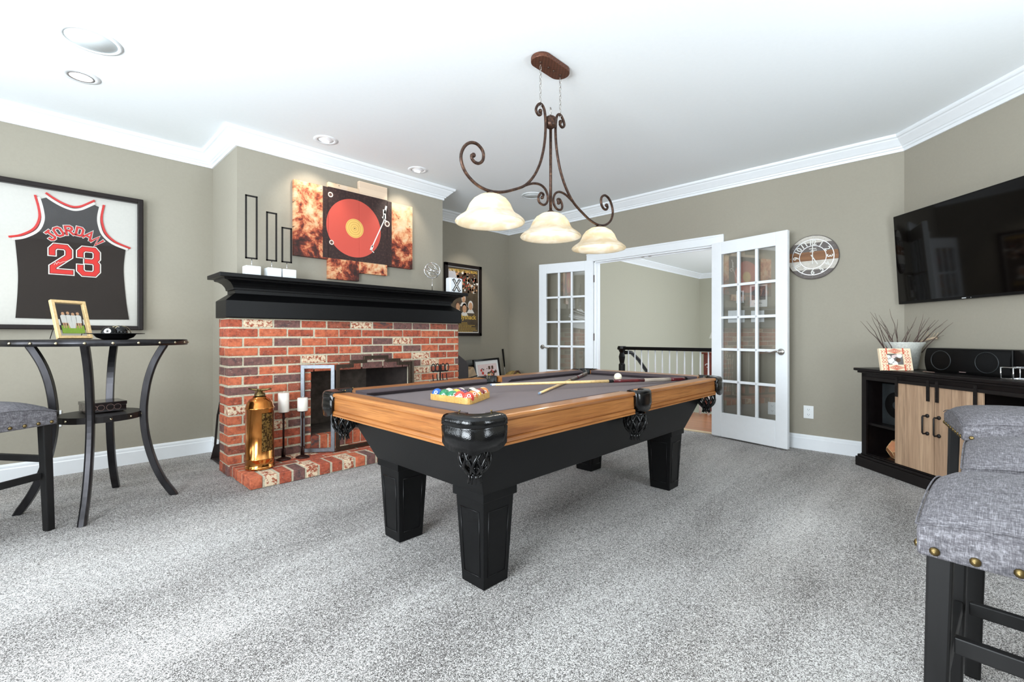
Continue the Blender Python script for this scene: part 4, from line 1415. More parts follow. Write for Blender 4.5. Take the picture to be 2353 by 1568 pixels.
def side_pocket(cx, cy, sy):
    mb = MB()
    n = 12
    cols = []
    for i in range(n + 1):
        t_ = -1 + 2 * i / n
        x = t_ * 0.078
        bul = 0.020 * math.sqrt(max(0, 1 - t_ * t_)) + 0.004
        zl = 0.692 - 0.032 * math.sqrt(max(0, 1 - t_ * t_))
        a = PI + PI * i / n
        ix, iy = 0.056 * math.cos(a), 0.062 + 0.056 * math.sin(a)
        cols.append([(ix, iy, 0.70), (ix, iy, ZT + 0.002), (ix * 1.08, iy - 0.012, ZT + 0.006), (x, -bul + 0.012, ZT + 0.004), (x, -bul + 0.003, ZT - 0.003), (x, -bul, ZT - 0.016), (x, -bul - 0.002, 0.70), (x, -bul + 0.004, zl), (x, -bul + 0.010, zl + 0.002), (x, -bul + 0.012, 0.71)])
    m_ = len(cols[0])
    vs = [(cx + c[0], cy + sy * c[1], c[2]) for col_ in cols for c in col_]
    fs = [(i * m_ + k, (i + 1) * m_ + k, (i + 1) * m_ + k + 1, i * m_ + k + 1) for i in range(n) for k in range(m_ - 1)]
    fs += [tuple(range(m_)), tuple(n * m_ + k for k in range(m_))]
    mb.add(vs, fs, 0, True)
    pk = mb.build('side_pocket', 'black_leather', tb)
    nb = MB()
    net(nb, cx, cy + sy * 0.045, 0.645)
    nb.build('net', 'black_leather', pk)
    MB().lathe([(0.052, ZC - 0.07), (0.052, ZC + 0.0006)], cx, cy + sy * 0.085, 24).build('pocket_hole', 'black_matte', pk)


side_pocket(XM, TY0, 1)
side_pocket(XM, TY1, -1)

# ------------------------------------------------------------------ balls, rack, cues
RB = 0.0285
tri = [Vector((1.386, 1.934)), Vector((1.400, 1.630)), Vector((1.668, 1.770))]
cen = (tri[0] + tri[1] + tri[2]) / 3
rk = thing('ball_rack', 'triangular wooden ball rack on the grey pool cloth', 'ball rack', (cen.x, cen.y, ZC))
def rounded(pts, r, n=5):
    out = []
    m_ = len(pts)
    for i in range(m_):
        p, a, b = pts[i], pts[i - 1], pts[(i + 1) % m_]
        d1, d2 = (a - p).normalized(), (b - p).normalized()
        for k in range(n + 1):
            t_ = k / n
            q = p + d1 * r * (1 - t_) ** 2 + d2 * r * t_ ** 2
            out.append(q)
    return out


outer = rounded([cen + (p - cen) * 1.05 for p in tri], 0.05)
inn = rounded([cen + (p - cen) * 0.90 for p in tri], 0.036)
n = len(outer)
mb = MB()
vs = [(p.x, p.y, z) for z in (ZC + 0.001, ZC + 0.031) for p in outer] + [(p.x, p.y, z) for z in (ZC + 0.001, ZC + 0.031) for p in inn]
fs = []
for i in range(n):
    j = (i + 1) % n
    fs += [(i, j, n + j, n + i), (2 * n + j, 2 * n + i, 3 * n + i, 3 * n + j), (n + i, n + j, 3 * n + j, 3 * n + i), (j, i, 2 * n + i, 2 * n + j)]
mb.add(vs, fs)
mb.build('frame', 'rack_wood', rk)
BC = {'yellow': sr(232, 180, 60), 'blue': sr(20, 86, 168), 'red': sr(206, 58, 44), 'purple': sr(74, 34, 86), 'orange': sr(226, 122, 52), 'green': sr(14, 112, 72), 'maroon': sr(124, 34, 30), 'black': sr(20, 18, 20)}
for k_, c_ in BC.items():
    plain('ball_' + k_, c_, 0.1, nz=10, amt=0.03, Coat__Weight=0.7)
# rows from the five at the head end (nearest the -x side) to the apex, each from far to near
ROWS = [[(2, 'blue', 0), (6, 'green', 0), (14, 'green', 1), (11, 'red', 1), (3, 'red', 0)],
        [(10, 'blue', 1), (1, 'yellow', 0), (4, 'purple', 0), (5, 'orange', 0)],
        [(12, 'purple', 1), (8, 'black', 0), (9, 'yellow', 1)],
        [(15, 'maroon', 1), (7, 'maroon', 0)],
        [(13, 'orange', 1)]]
ax = (tri[2] - (tri[0] + tri[1]) / 2).normalized()
ay = (tri[1] - tri[0]).normalized()
DW = {1: 'single', 2: 'two', 3: 'three', 4: 'four', 5: 'five', 6: 'six', 7: 'seven', 8: 'eight', 9: 'nine', 10: 'ten', 11: 'eleven', 12: 'twelve', 13: 'thirteen', 14: 'fourteen', 15: 'fifteen'}
def ball(num, colr, stripe, x, y, label):
    z = ZC + RB
    root = thing('billiard_ball', label, 'billiard ball', (x, y, ZC), 0, 'numbered balls in the wooden rack')
    mb = MB().sphere((0, 0, 0), RB, 28, 18)
    rnd = random.Random(num)
    tilt = Vector((rnd.uniform(-1, 1), rnd.uniform(-1, 1), 0)) if num else Vector((1, 0, 0))
    Rm = Matrix.Rotation(rnd.uniform(0.2, 1.0), 4, tilt.normalized())
    if stripe:
        mb.mi = [(1 if abs(sum(mb.v[i][2] for i in f) / len(f)) < RB * 0.55 else 0) for f in mb.f]
    mb.v = [tuple((Rm @ Vector(v)) + Vector((0, 0, z - ZC))) for v in mb.v]
    o = mb.build('shell', ['ivory', 'ball_' + colr] if stripe else ['ball_' + colr], root, world=False)
    d = Vector((-0.6 + rnd.uniform(-0.6, 0.5), -0.8, rnd.uniform(0.1, 0.75))).normalized()
    r_ = Vector((0, 0, 1)).cross(d).normalized()
    m = facing(Vector((0, 0, z - ZC)) + d * (RB - 0.0006), r_, d.cross(r_))
    s = MB().add([m @ Vector((0.0085 * math.cos(a * PI / 8), 0.0085 * math.sin(a * PI / 8), 0.0)) for a in range(16)], [tuple(range(16))], 0)
    put_text(s, str(num), 0.0095, m @ Matrix.Translation((0, -0.0034, 0.0008)), 1, 0.0003)
    s.build('number_spot', ['white_ink', 'black_ink'], root, world=False)


for i, row in enumerate(ROWS):
    for j, (num, colr, stp) in enumerate(row):
        p = cen + ax * ((i - 4 / 3) * RB * 2 * 0.866) + ay * ((j - (len(row) - 1) / 2) * RB * 2.005)
        ball(num, colr, stp, p.x, p.y, ('%s %s ball number %s in the wooden rack' % ('striped white and' if stp else 'solid', colr, DW[num])))
cb_ = MB().sphere((2.905, 1.748, ZC + RB + 0.0006), RB, 28, 18).build('cue_ball', 'ivory')
tag(cb_, 'plain ivory cue ball lying apart behind the crossed cues', 'billiard ball')


def cue(label, tip, butt, secs, tipc):
    root = thing('pool_cue', label, 'pool cue', tip)
    a, b = Vector(tip), Vector(butt)
    L = (b - a).length
    rad = lambda f: 0.0062 + 0.0082 * f
    for nm_, f0, f1, mname in secs:
        k = 4
        MB().tube([a + (b - a) * (f0 + (f1 - f0) * i / k) for i in range(k + 1)], [rad(f0 + (f1 - f0) * i / k) for i in range(k + 1)], 12).build(nm_, mname, root)


plain('cue_burgundy', sr(84, 20, 26), 0.2, nz=30, amt=0.2, Coat__Weight=0.5)
plain('cue_wrap', sr(150, 138, 126), 0.8, nz=600, amt=0.5)
plain('cue_inlay', sr(88, 72, 60), 0.3, nz=40, amt=0.6)
plain('tip_blue', sr(110, 130, 150), 0.9, nz=200, amt=0.1)
cue('pool cue with burgundy butt and speckled wrap, lying on top', (1.795, 1.907, 0.773), (3.18, 1.366, 0.749),
    [('tip', 0, 0.004, 'tip_blue'), ('ferrule', 0.004, 0.02, 'white_plastic'), ('shaft', 0.02, 0.55, 'maple'), ('joint_collar', 0.55, 0.575, 'black_satin'), ('forearm', 0.575, 0.745, 'cue_burgundy'), ('wrap', 0.745, 0.90, 'cue_wrap'), ('butt', 0.90, 0.985, 'cue_burgundy'), ('bumper', 0.985, 1.0, 'black_matte')], 0)
cue('pool cue with dark inlaid butt lying under the other cue', (1.905, 1.637, 0.7375), (3.13, 2.18, 0.7435),
    [('tip', 0, 0.006, 'tip_blue'), ('ferrule', 0.006, 0.022, 'white_plastic'), ('shaft', 0.022, 0.55, 'maple'), ('forearm', 0.55, 0.72, 'cue_inlay'), ('wrap', 0.72, 0.86, 'cue_burgundy'), ('butt', 0.86, 1.0, 'cue_inlay')], 0)

# ------------------------------------------------------------------ hearth things
fs_ = thing('fire_screen', 'folding metal fire screen with stepped arch in front of firebox', 'fire screen', (2.1, 3.76, BZ0))
def panel(root, a, b, outline_top, name, mname, zb=BZ0 + 0.008, w=0.03, T=0.010):
    """open frame between plan points a and b; outline_top: (fraction, z) along the top"""
    A_, B_ = Vector((a[0], a[1], 0)), Vector((b[0], b[1], 0))
    L = (B_ - A_).length
    m = facing(A_, B_ - A_, (0, 0, 1))
    mb = MB()
    pts = [(f * L, z) for f, z in outline_top]
    loop = [(0, zb)] + pts + [(L, zb)]
    # inner loop inset by w
    P = [Vector(p) for p in loop]
    n = len(P)
    inn_ = []
    for i in range(n):
        d1 = (P[i] - P[i - 1]).normalized()
        d2 = (P[(i + 1) % n] - P[i]).normalized()
        n1, n2 = Vector((d1.y, -d1.x)), Vector((d2.y, -d2.x))
        b_ = (n1 + n2) / max(0.3, 1 + n1.dot(n2))
        inn_.append(P[i] + b_ * w)
    vs = [m @ Vector((p.x, p.y, s * T)) for s in (-1, 1) for p in P] + [m @ Vector((p.x, p.y, s * T)) for s in (-1, 1) for p in inn_]
    fs = []
    for i in range(n):
        j = (i + 1) % n
        fs += [(i, j, 2 * n + j, 2 * n + i), (n + j, n + i, 3 * n + i, 3 * n + j), (j, i, n + i, n + j), (2 * n + i, 2 * n + j, 3 * n + j, 3 * n + i)]
    mb.add(vs, fs)
    return mb.build(name, mname, root, bevel=0.0015, seg=1)


panel(fs_, (1.735, 3.727), (2.475, 3.727), [(0, 0.812), (0.168, 0.812), (0.168, 0.845), (0.338, 0.845), (0.338, 0.878), (0.662, 0.878), (0.662, 0.845), (0.832, 0.845), (0.832, 0.812), (1, 0.812)], 'centre_panel', 'screen_bronze')
panel(fs_, (1.51, 3.885), (1.722, 3.722), [(0, 0.812), (1, 0.812)], 'side_panel', 'screen_bronze_lit')  # wing facing the windows, daylight put into its colour
panel(fs_, (2.488, 3.722), (2.60, 3.885), [(0, 0.812), (1, 0.812)], 'side_panel', 'screen_bronze')

ex_ = thing('fire_extinguisher', 'tall polished copper fire extinguisher standing on the brick hearth', 'fire extinguisher', (1.137, 3.685, BZ0))
cx, cy = 1.137, 3.685
MB().lathe([(0.0, 0.0855), (0.097, 0.0855), (0.1, 0.09), (0.1, 0.098), (0.097, 0.101), (0.096, 0.152), (0.099, 0.155), (0.099, 0.161), (0.095, 0.165), (0.093, 0.515), (0.097, 0.519), (0.097, 0.527), (0.092, 0.532), (0.084, 0.565), (0.066, 0.588), (0.048, 0.598), (0.044, 0.606)], cx, cy, 40, cap=False).build('tank', 'copper', ex_)
MB().lathe([(0.036, 0.604), (0.036, 0.626), (0.024, 0.63), (0.02, 0.645)], cx, cy, 20).build('neck', 'antique_brass', ex_)
mb = MB().lathe([(0.012, 0.64), (0.012, 0.652), (0.02, 0.657), (0.012, 0.662)], cx, cy, 16)
hd = RGT
mb.tube([Vector((cx, cy, 0.654)) + hd * (0.082 * t_) + Vector((0, 0, 0.01 * t_ * t_)) for t_ in (-1, -0.6, -0.2, 0.2, 0.6, 1)], [0.006, 0.008, 0.009, 0.009, 0.008, 0.006], 8)
for s in (-0.032, 0.032):
    mb.tube([Vector((cx, cy, 0.62)) + hd * s, Vector((cx, cy, 0.654)) + hd * s], 0.0035, 6)
mb.build('carry_handle', 'antique_brass', ex_)
mb = MB()
n = 8
vs, fs = [], []
a0 = math.atan2(-(0.5 * FWD - 0.5 * RGT).y, -(0.5 * FWD - 0.5 * RGT).x)
base_a = math.atan2(-cy, -cx)
for i in range(n + 1):
    a = base_a + math.radians(8 + 52 * i / n)
    for z in (0.215, 0.49):
        vs.append((cx + 0.0955 * math.cos(a), cy + 0.0955 * math.sin(a), z))
for i in range(n):
    fs.append((2 * i, 2 * i + 2, 2 * i + 3, 2 * i + 1))
MB().add(vs, fs, 0, True).build('instruction_plate', 'brass_plate', ex_)

def candle(label_s, label_c, x, y, zc0, zc1, rc):
    st = thing('candle_stand', label_s, 'candle stand', (x, y, BZ0), 0, 'bronze candle stands on the hearth')
    MB().lathe([(0.0, BZ0 + 0.0035), (0.05, BZ0 + 0.0035), (0.052, BZ0 + 0.008), (0.04, BZ0 + 0.014), (0.018, BZ0 + 0.022), (0.008, BZ0 + 0.026)], x, y, 28, cap=False).build('base', 'brown_iron', st)
    mb = MB()
    for k in range(3):
        a = 2 * PI * k / 3 + 0.5
        mb.tube([(x + 0.004 * math.cos(a), y + 0.004 * math.sin(a), BZ0 + 0.02), (x + 0.004 * math.cos(a), y + 0.004 * math.sin(a), zc0 - 0.07), (x + 0.006 * math.cos(a), y + 0.006 * math.sin(a), zc0 - 0.005)], 0.0042, 6)
        mb.tube([(x + 0.012 * math.cos(a), y + 0.012 * math.sin(a), BZ0 + 0.02), (x + 0.014 * math.cos(a), y + 0.014 * math.sin(a), BZ0 + 0.09)], 0.005, 6)
    mb.lathe([(0.004, zc0 - 0.075), (0.011, zc0 - 0.05), (0.008, zc0 - 0.02), (0.008, zc0 - 0.006)], x, y, 12)
    mb.build('stem', 'brown_iron', st)
    MB().lathe([(0.03, zc0 - 0.006), (0.034, zc0 - 0.001)], x, y, 24).build('plate', 'brown_iron', st)
    cn = thing('pillar_candle', label_c, 'candle', (x, y, zc0), 0, 'white pillar candles on stands')
    MB().lathe([(rc - 0.002, zc0), (rc, zc0 + 0.003), (rc, zc1 - 0.004), (rc - 0.004, zc1), (0.01, zc1 - 0.002), (0.0, zc1 - 0.002)], x, y, 28, cap=False).build('wax', 'candle_wax', cn)
    MB().tube([(x, y, zc1 - 0.003), (x + 0.001, y, zc1 + 0.008), (x + 0.006, y, zc1 + 0.014)], 0.0013, 5).build('wick', 'white_paper', cn)


candle('dark bronze candle stand next to the copper extinguisher', 'taller white pillar candle beside the copper extinguisher', 1.338, 3.782, 0.457, 0.607, 0.040)
candle('dark bronze candle stand by the fire screen panel', 'shorter white pillar candle by the fire screen', 1.468, 3.742, 0.456, 0.560, 0.039)

# folded leather log sling by the brickwork, and a case past its far edge
def log_sling(label, ox, oy, sgn):
    root = thing('log_carrier', label, 'log carrier', (ox, oy, 0))
    for s, nm_ in ((-1, 'front_flap'), (1, 'back_flap')):
        y0, y1 = s * 0.18, s * 0.012
        mb = MB()
        x0, x1 = (0.0, 0.075)
        mb.add([(x0, y0, 0.0), (x1, y0, 0.0), (x1, y0 * 0.8, 0.13), (x0 + 0.02, y0 * 0.8, 0.13)], [(0, 1, 2, 3)])
        mb.add([(x0 + 0.02, y0 * 0.8, 0.13), (x0 + 0.038, y0 * 0.8, 0.13), (x0 + 0.03, s * 0.04, 0.40), (x0 + 0.016, s * 0.04, 0.40)], [(0, 1, 2, 3)])
        mb.add([(x1 - 0.02, y0 * 0.8, 0.13), (x1, y0 * 0.8, 0.13), (x1, s * 0.04, 0.40), (x1 - 0.016, s * 0.04, 0.40)], [(0, 1, 2, 3)])
        mb.add([(x0 + 0.016, s * 0.04, 0.40), (x1, s * 0.04, 0.40), (x1 - 0.01, y1, 0.53), (x0 + 0.03, y1, 0.53)], [(0, 1, 2, 3)])
        o = mb.build(nm_, 'dark_leather', root, world=False)
        sol = o.modifiers.new('thickness', 'SOLIDIFY')
        sol.thickness = 0.006
    MB().box(0.01, 0.065, -0.17, 0.17, 0.0, 0.012).build('base', 'dark_leather', root, world=False)
    MB().box(0.03, 0.066, -0.014, 0.014, 0.52, 0.545).build('grip', 'dark_leather', root, world=False, bevel=0.004)
    return root


log_sling('dark slotted log carrier standing between the bricks and the skirting board', 1.02, 4.38, 1)
ac = thing('instrument_case', 'dark angular case standing just past the far edge of the bricks', 'case', (3.48, 4.3, 0))
MB().prism([(3.34, 0.0), (3.632, 0.0), (3.628, 0.715), (3.60, 0.745), (3.49, 0.82), (3.40, 0.86), (3.34, 0.86)], 4.24, 4.36, 'xz').build('body', 'dark_leather', ac, bevel=0.008)
MB().tube([(3.632, 4.3, 0.50), (3.655, 4.3, 0.49), (3.655, 4.3, 0.40), (3.632, 4.3, 0.39)], 0.008, 8).build('handle', 'black_satin', ac)

# wrought-iron tool set at the right of the hearth
ts = thing('fireplace_tool_set', 'black wrought iron tool set standing on hearth by the fire screen', 'fireplace tools', (2.81, 3.72, BZ0))
MB().lathe([(0.0, BZ0 + 0.0035), (0.09, BZ0 + 0.0035), (0.09, BZ0 + 0.015), (0.02, BZ0 + 0.03)], 2.81, 3.72, 24, cap=False).build('base', 'black_iron', ts)
MB().tube([(2.81, 3.72, BZ0 + 0.02), (2.81, 3.72, 0.77)], 0.007, 8).build('post', 'black_iron', ts)
MB().tube([(2.81 + 0.09 * math.cos(a * PI / 10), 3.72 + 0.05 * math.sin(a * PI / 10), 0.70) for a in range(20)], 0.005, 6, closed=True).build('hanging_ring', 'black_iron', ts)
for k, x in enumerate((2.725, 2.775, 2.845, 2.895)):
    mb = MB()
    mb.tube([(x + 0.005 * math.cos(q * 0.9), 3.72 + 0.005 * math.sin(q * 0.9), 0.16 + 0.03 * q) for q in range(18)], 0.0055, 6)
    mb.tube([(x + 0.022 * math.sin(q * PI / 6), 3.72, 0.735 - 0.04 * math.cos(q * PI / 6)) for q in range(12)], 0.005, 6, closed=True)
    mb.build(('poker', 'shovel', 'brush', 'tongs')[k], 'black_iron', ts)

# ------------------------------------------------------------------ things in the far corner
pc = thing('leaning_picture', 'black framed cartoon picture with wide white mat leaning in the corner', 'picture', (4.23, 4.43, 0), 0)
m = Matrix.Translation((4.225, 4.43, 0)) @ Matrix.Rotation(math.radians(4), 4, 'Z') @ Matrix.Rotation(math.radians(-9), 4, 'X') @ Matrix.Rotation(math.radians(-1.5), 4, 'Y')
mb = MB()
for a in ((-0.25, -0.225, 0, 0.75), (0.225, 0.25, 0, 0.75), (-0.25, 0.25, 0, 0.03), (-0.25, 0.25, 0.725, 0.75)):
    mb.box(a[0], a[1], -0.012, 0.012, a[2] + 0.005, a[3] + 0.005, 0, m)
mb.build('frame', 'black_satin', pc)
MB().box(-0.23, 0.23, 0.0, 0.006, 0.02, 0.74, 0, m).build('mat', 'white_paper', pc)
mb = MB().box(-0.18, 0.19, -0.0012, 0.0, 0.16, 0.685, 0, m)
R_ = random.Random(11)
for k in range(80):
    x = R_.uniform(-0.12, 0.17); z = R_.uniform(0.46, 0.63)
    if z > 0.53 + 0.25 * (x + 0.12) and R_.random() < 0.8:
        continue
    r = R_.uniform(0.008, 0.024)
    mb.prism([(x + r * math.cos(a * PI / 4), z + r * math.sin(a * PI / 4)) for a in range(8)], -0.002 - 0.0004 * (k % 3), -0.0012, 'xz', R_.choice([1, 2, 3, 4, 5, 1, 2]), m)
for x in (0.04, 0.10):
    mb.prism([(x - 0.02, 0.61), (x + 0.02, 0.61), (x + 0.02, 0.655), (x - 0.02, 0.655)], -0.002, -0.0012, 'xz', 2, m)
mb.build('drawing', ['pink_ink', 'red_ink', 'hair_ink', 'skin_ink', 'black_ink', 'gold_ink'], pc)

gb = thing('golf_bag', 'grey golf bag with rounded top behind the leaning picture', 'golf bag', (4.16, 4.725, 0))
m = Matrix.Translation((4.16, 4.725, 0.0)) @ Matrix.Rotation(math.radians(-8), 4, 'Y')
MB().lathe([(0.10, 0.0), (0.115, 0.02), (0.115, 0.62), (0.13, 0.66), (0.13, 0.71), (0.12, 0.72)], n=28, mat=m).build('body', 'grey_nylon', gb)
MB().lathe([(0.132, 0.64), (0.136, 0.66), (0.132, 0.68)], n=28, mat=m, cap=False).build('top_band', 'black_satin', gb)
MB().tube([m @ Vector((-0.12, -0.03 - 0.03 * math.sin(q * PI / 8), 0.62 - 0.06 * q)) for q in range(9)], 0.014, 8).build('strap', 'black_satin', gb)

tbg = thing('leather_bag', 'tan leather bag with a buckled flap beside the bricks', 'bag', (3.83, 4.50, 0))
mb = MB()
mb.prism([(3.68, 0.0), (3.93, 0.0), (3.945, 0.55), (3.89, 0.665), (3.82, 0.615), (3.75, 0.66), (3.695, 0.56)], 4.44, 4.58, 'xz')
mb.build('body', 'tan_leather', tbg, bevel=0.02, seg=3)
MB().prism([(3.735, 0.50), (3.943, 0.535), (3.943, 0.548), (3.735, 0.515)], 4.432, 4.44, 'xz').build('strap', 'black_satin', tbg)
MB().box(3.76, 3.78, 4.428, 4.436, 0.48, 0.53).build('buckle', 'chrome', tbg, bevel=0.002)

dfb = thing('duffel_bag', 'khaki camouflage duffel bag heaped in the corner', 'bag', (4.72, 4.58, 0))
mb = MB().sphere((4.72, 4.54, 0.28), 0.28, 24, 14, sx=0.68, sy=0.70, sz=1.0)
o = mb.build('body', 'khaki', dfb)
MB().tube([(4.62 + 0.2 * t_, 4.46, 0.560 - 0.12 * (2 * t_ - 1) ** 2) for t_ in (0, 0.2, 0.4, 0.6, 0.8, 1)], 0.012, 8).build('strap', 'hair_ink', dfb)

pu = thing('golf_putter', 'golf club with black grip leaning into the room corner', 'golf club', (4.83, 4.79, 0))
MB().tube([(4.835, 4.79, 0.03), (4.825, 4.80, 0.30), (4.815, 4.81, 0.60)], 0.0055, 8).build('shaft', 'chrome', pu)
MB().tube([(4.815, 4.81, 0.60), (4.812, 4.822, 0.70), (4.808, 4.842, 0.86)], [0.009, 0.011, 0.013], 10).build('grip', 'black_matte', pu)
MB().box(4.80, 4.88, 4.775, 4.80, 0.0, 0.03).build('head', 'chrome', pu, bevel=0.004)

# ------------------------------------------------------------------ media console and what stands on it
cdv = Vector((0.694, 0.720, 0)).normalized()
cro = math.atan2(-cdv.y, -cdv.x)
CP = Vector((4.648, 0.59, 0))
cs = thing('media_console', 'black media console with two pale barn-door panels against angled wall', 'media console', CP, cro)
CW, CDp = 1.36, 0.385
B0 = MB()
B0.box(0, CW, 0, CDp, 0.0, 0.075); B0.box(0.012, CW - 0.012, 0.008, CDp, 0.075, 0.095)
B0.box(0.03, CW - 0.03, 0.022, CDp, 0.095, 0.106)
B0.build('plinth', 'espresso', cs, world=False, bevel=0.004)
c1 = MB()
c1.box(0.033, 0.060, 0.035, CDp - 0.005, 0.106, 0.75); c1.box(CW - 0.060, CW - 0.033, 0.035, CDp - 0.005, 0.106, 0.75)
c1.box(0.033, 0.078, 0.028, 0.045, 0.106, 0.75); c1.box(CW - 0.078, CW - 0.033, 0.028, 0.045, 0.106, 0.75)
c1.box(0.06, CW - 0.06, CDp - 0.012, CDp - 0.005, 0.106, 0.75)
c1.box(0.06, CW - 0.06, 0.05, CDp - 0.01, 0.340, 0.358)
for x in (0.40, 0.94):
    c1.box(x, x + 0.02, 0.05, CDp - 0.01, 0.106, 0.72)
c1.box(0.06, CW - 0.06, 0.045, CDp - 0.01, 0.10, 0.112)
c1.box(0.033, CW - 0.033, 0.028, 0.06, 0.70, 0.76)
c1.build('carcass', 'espresso', cs, world=False)
MB().box(-0.006, CW + 0.006, -0.012, CDp, 0.772, 0.794).box(0.012, CW - 0.012, 0.006, CDp, 0.755, 0.772).build('top', 'espresso', cs, world=False, bevel=0.005)
MB().box(0.07, CW - 0.07, 0.006, 0.014, 0.706, 0.727).build('door_track', 'black_iron', cs, world=False)
for x0, x1, hx in ((0.358, 0.658, 0.616), (0.664, 0.972, 0.698)):
    dd = MB().box(x0, x1, 0.014, 0.027, 0.112, 0.706).build('door', 'barn_wood', cs, world=False, bevel=0.002)
    for a in ((x0 + 0.022) if x0 < 0.5 else 0.690, 0.626 if x0 < 0.5 else 0.935):
        q = MB().box(a - 0.010, a + 0.010, 0.002, 0.008, 0.606, 0.748)
        for z in (0.63, 0.68, 0.735):
            q.lathe([(0.004, 0), (0.003, 0.003)], n=8, mat=Matrix.Translation((a, 0.002, z)) @ Matrix.Rotation(PI / 2, 4, 'X'))
        q.build('strap_hanger', 'black_iron', dd, world=False)
    hm = MB().tube([(hx, 0.014, 0.505), (hx, -0.020, 0.505), (hx, -0.024, 0.497), (hx, -0.024, 0.392), (hx, -0.020, 0.384), (hx, 0.014, 0.384)], 0.0055, 8)
    for z in (0.505, 0.384):
        hm.lathe([(0.013, 0), (0.013, 0.006), (0.007, 0.012)], n=14, mat=Matrix.Translation((hx, 0.014, z)) @ Matrix.Rotation(PI / 2, 4, 'X'))
    hm.build('handle', 'black_iron', dd, world=False)

to_c = lambda u, v, z: Vector((CP.x, CP.y, 0)) + Vector((-cdv.x, -cdv.y, 0)) * u + Vector((cdv.y, -cdv.x, 0)) * v + Vector((0, 0, z))
bxp = to_c(0.22, 0.23, 0.358)
sb = thing('subwoofer', 'dark grey box speaker on the upper console shelf behind the open bay', 'speaker', bxp, cro)
MB().box(-0.11, 0.16, -0.10, 0.12, 0.0, 0.32).build('cabinet', 'cabinet_item', sb, world=False, bevel=0.006)
MB().lathe([(0.10, 0.0), (0.094, 0.006), (0.03, 0.002)], n=28, mat=Matrix.Translation((0.02, -0.1, 0.16)) @ Matrix.Rotation(PI / 2, 4, 'X'), cap=False).build('cone', 'black_matte', sb, world=False)

gm = thing('geometric_ornament', 'faceted copper-toned geometric ornament on the lower console shelf', 'ornament', to_c(0.235, 0.16, 0.112), cro)
bm = bmesh.new()
bmesh.ops.create_icosphere(bm, subdivisions=1, radius=0.085)
dual_v = [f.calc_center_median().normalized() * 0.082 for f in bm.faces]
dual_f = []
for v in bm.verts:
    fl = sorted(v.link_faces, key=lambda f: 0)
    n_ = v.co.normalized()
    t1 = n_.orthogonal().normalized()
    t2 = n_.cross(t1)
    fl.sort(key=lambda f: math.atan2((f.calc_center_median() - v.co).dot(t2), (f.calc_center_median() - v.co).dot(t1)))
    dual_f.append(tuple(f.index for f in fl))
bm.faces.ensure_lookup_table()
bm.free()
zmin = min(v.z for v in dual_v)
dv2 = [(v.x, v.y, v.z - zmin) for v in dual_v]
MB().add(dv2, dual_f).build('body', 'copper_wood', gm, world=False)
mb = MB()
done = set()
for f in dual_f:
    for i in range(len(f)):
        e_ = tuple(sorted((f[i], f[(i + 1) % len(f)])))
        if e_ not in done:
            done.add(e_)
            mb.tube([dv2[e_[0]], dv2[e_[1]]], 0.0022, 5)
mb.build('edges', 'gold_frame', gm, world=False)

# twig pot, patterned photo frame, centre speaker, wire tray
TP = to_c(0.215, 0.215, 0.794)
tp = thing('twig_pot', 'galvanized flared pot holding bare brown twigs', 'pot', TP)
MB().lathe([(0.0, 0.0), (0.075, 0.0), (0.082, 0.01), (0.104, 0.165), (0.128, 0.205), (0.128, 0.211), (0.122, 0.211), (0.098, 0.165), (0.05, 0.12), (0.0, 0.12)], 0, 0, 32, cap=False).build('pot', 'galvanized', tp, world=False)
R_ = random.Random(5)
TW = [(-0.42, 0.24), (-0.40, 0.27), (-0.35, 0.24), (-0.32, 0.28), (-0.28, 0.30), (-0.27, 0.20), (-0.22, 0.24), (-0.16, 0.33), (-0.12, 0.25), (-0.30, 0.31), (-0.02, 0.20), (0.03, 0.18), (0.11, 0.27), (0.15, 0.29), (0.17, 0.25), (0.20, 0.20), (0.27, 0.24), (0.31, 0.21), (0.35, 0.24), (0.38, 0.22), (0.30, 0.13), (0.26, 0.24), (0.06, 0.14), (-0.06, 0.12), (-0.2, 0.18), (0.22, 0.26)]
for k, (dx, h) in enumerate(TW):
    dx *= 0.78
    s0 = RGT * (dx * 0.36 + R_.uniform(-0.02, 0.02)) + FWD * R_.uniform(-0.05, 0.05)
    e0 = (RGT * dx + FWD * R_.uniform(-0.10, 0.05)) if dx < 0 else (RGT * dx * 0.42 - FWD * (dx * 0.78 + R_.uniform(0, 0.04)))
    pts = []
    for q in range(6):
        f_ = q / 5
        p = s0 * (1 - f_) + e0 * f_ + Vector((0, 0, 0.13 + h * f_ * 1.02 + 0.06 * f_ * (1 - f_)))
        p += RGT * R_.uniform(-0.006, 0.006)
        pts.append(p)
    mb = MB().tube(pts, [0.0036, 0.003, 0.0026, 0.002, 0.0014, 0.0007], 5)
    if k % 3 == 0:
        mb.tube([pts[3], pts[3] + RGT * 0.03 * (1 if dx > 0 else -1) + Vector((0, 0, 0.035))], [0.0014, 0.0005], 4)
    mb.build('twig', 'twig', tp, world=False)
mb = MB()
mb.tube([RGT * 0.09 + Vector((0, 0, 0.2)), RGT * 0.13 - FWD * 0.05 + Vector((0, 0, 0.232)), RGT * 0.165 - FWD * 0.10 + Vector((0, 0, 0.245))], [0.004, 0.009, 0.012], 6)
for q in range(5):
    mb.tube([RGT * (0.11 + 0.010 * q) - FWD * (0.04 + 0.015 * q) + Vector((0, 0, 0.25)), RGT * (0.12 + 0.011 * q) - FWD * (0.05 + 0.015 * q) + Vector((0, 0, 0.285))], 0.002, 5)
mb.build('raffia_bundle', 'twig_pale', tp, world=False)

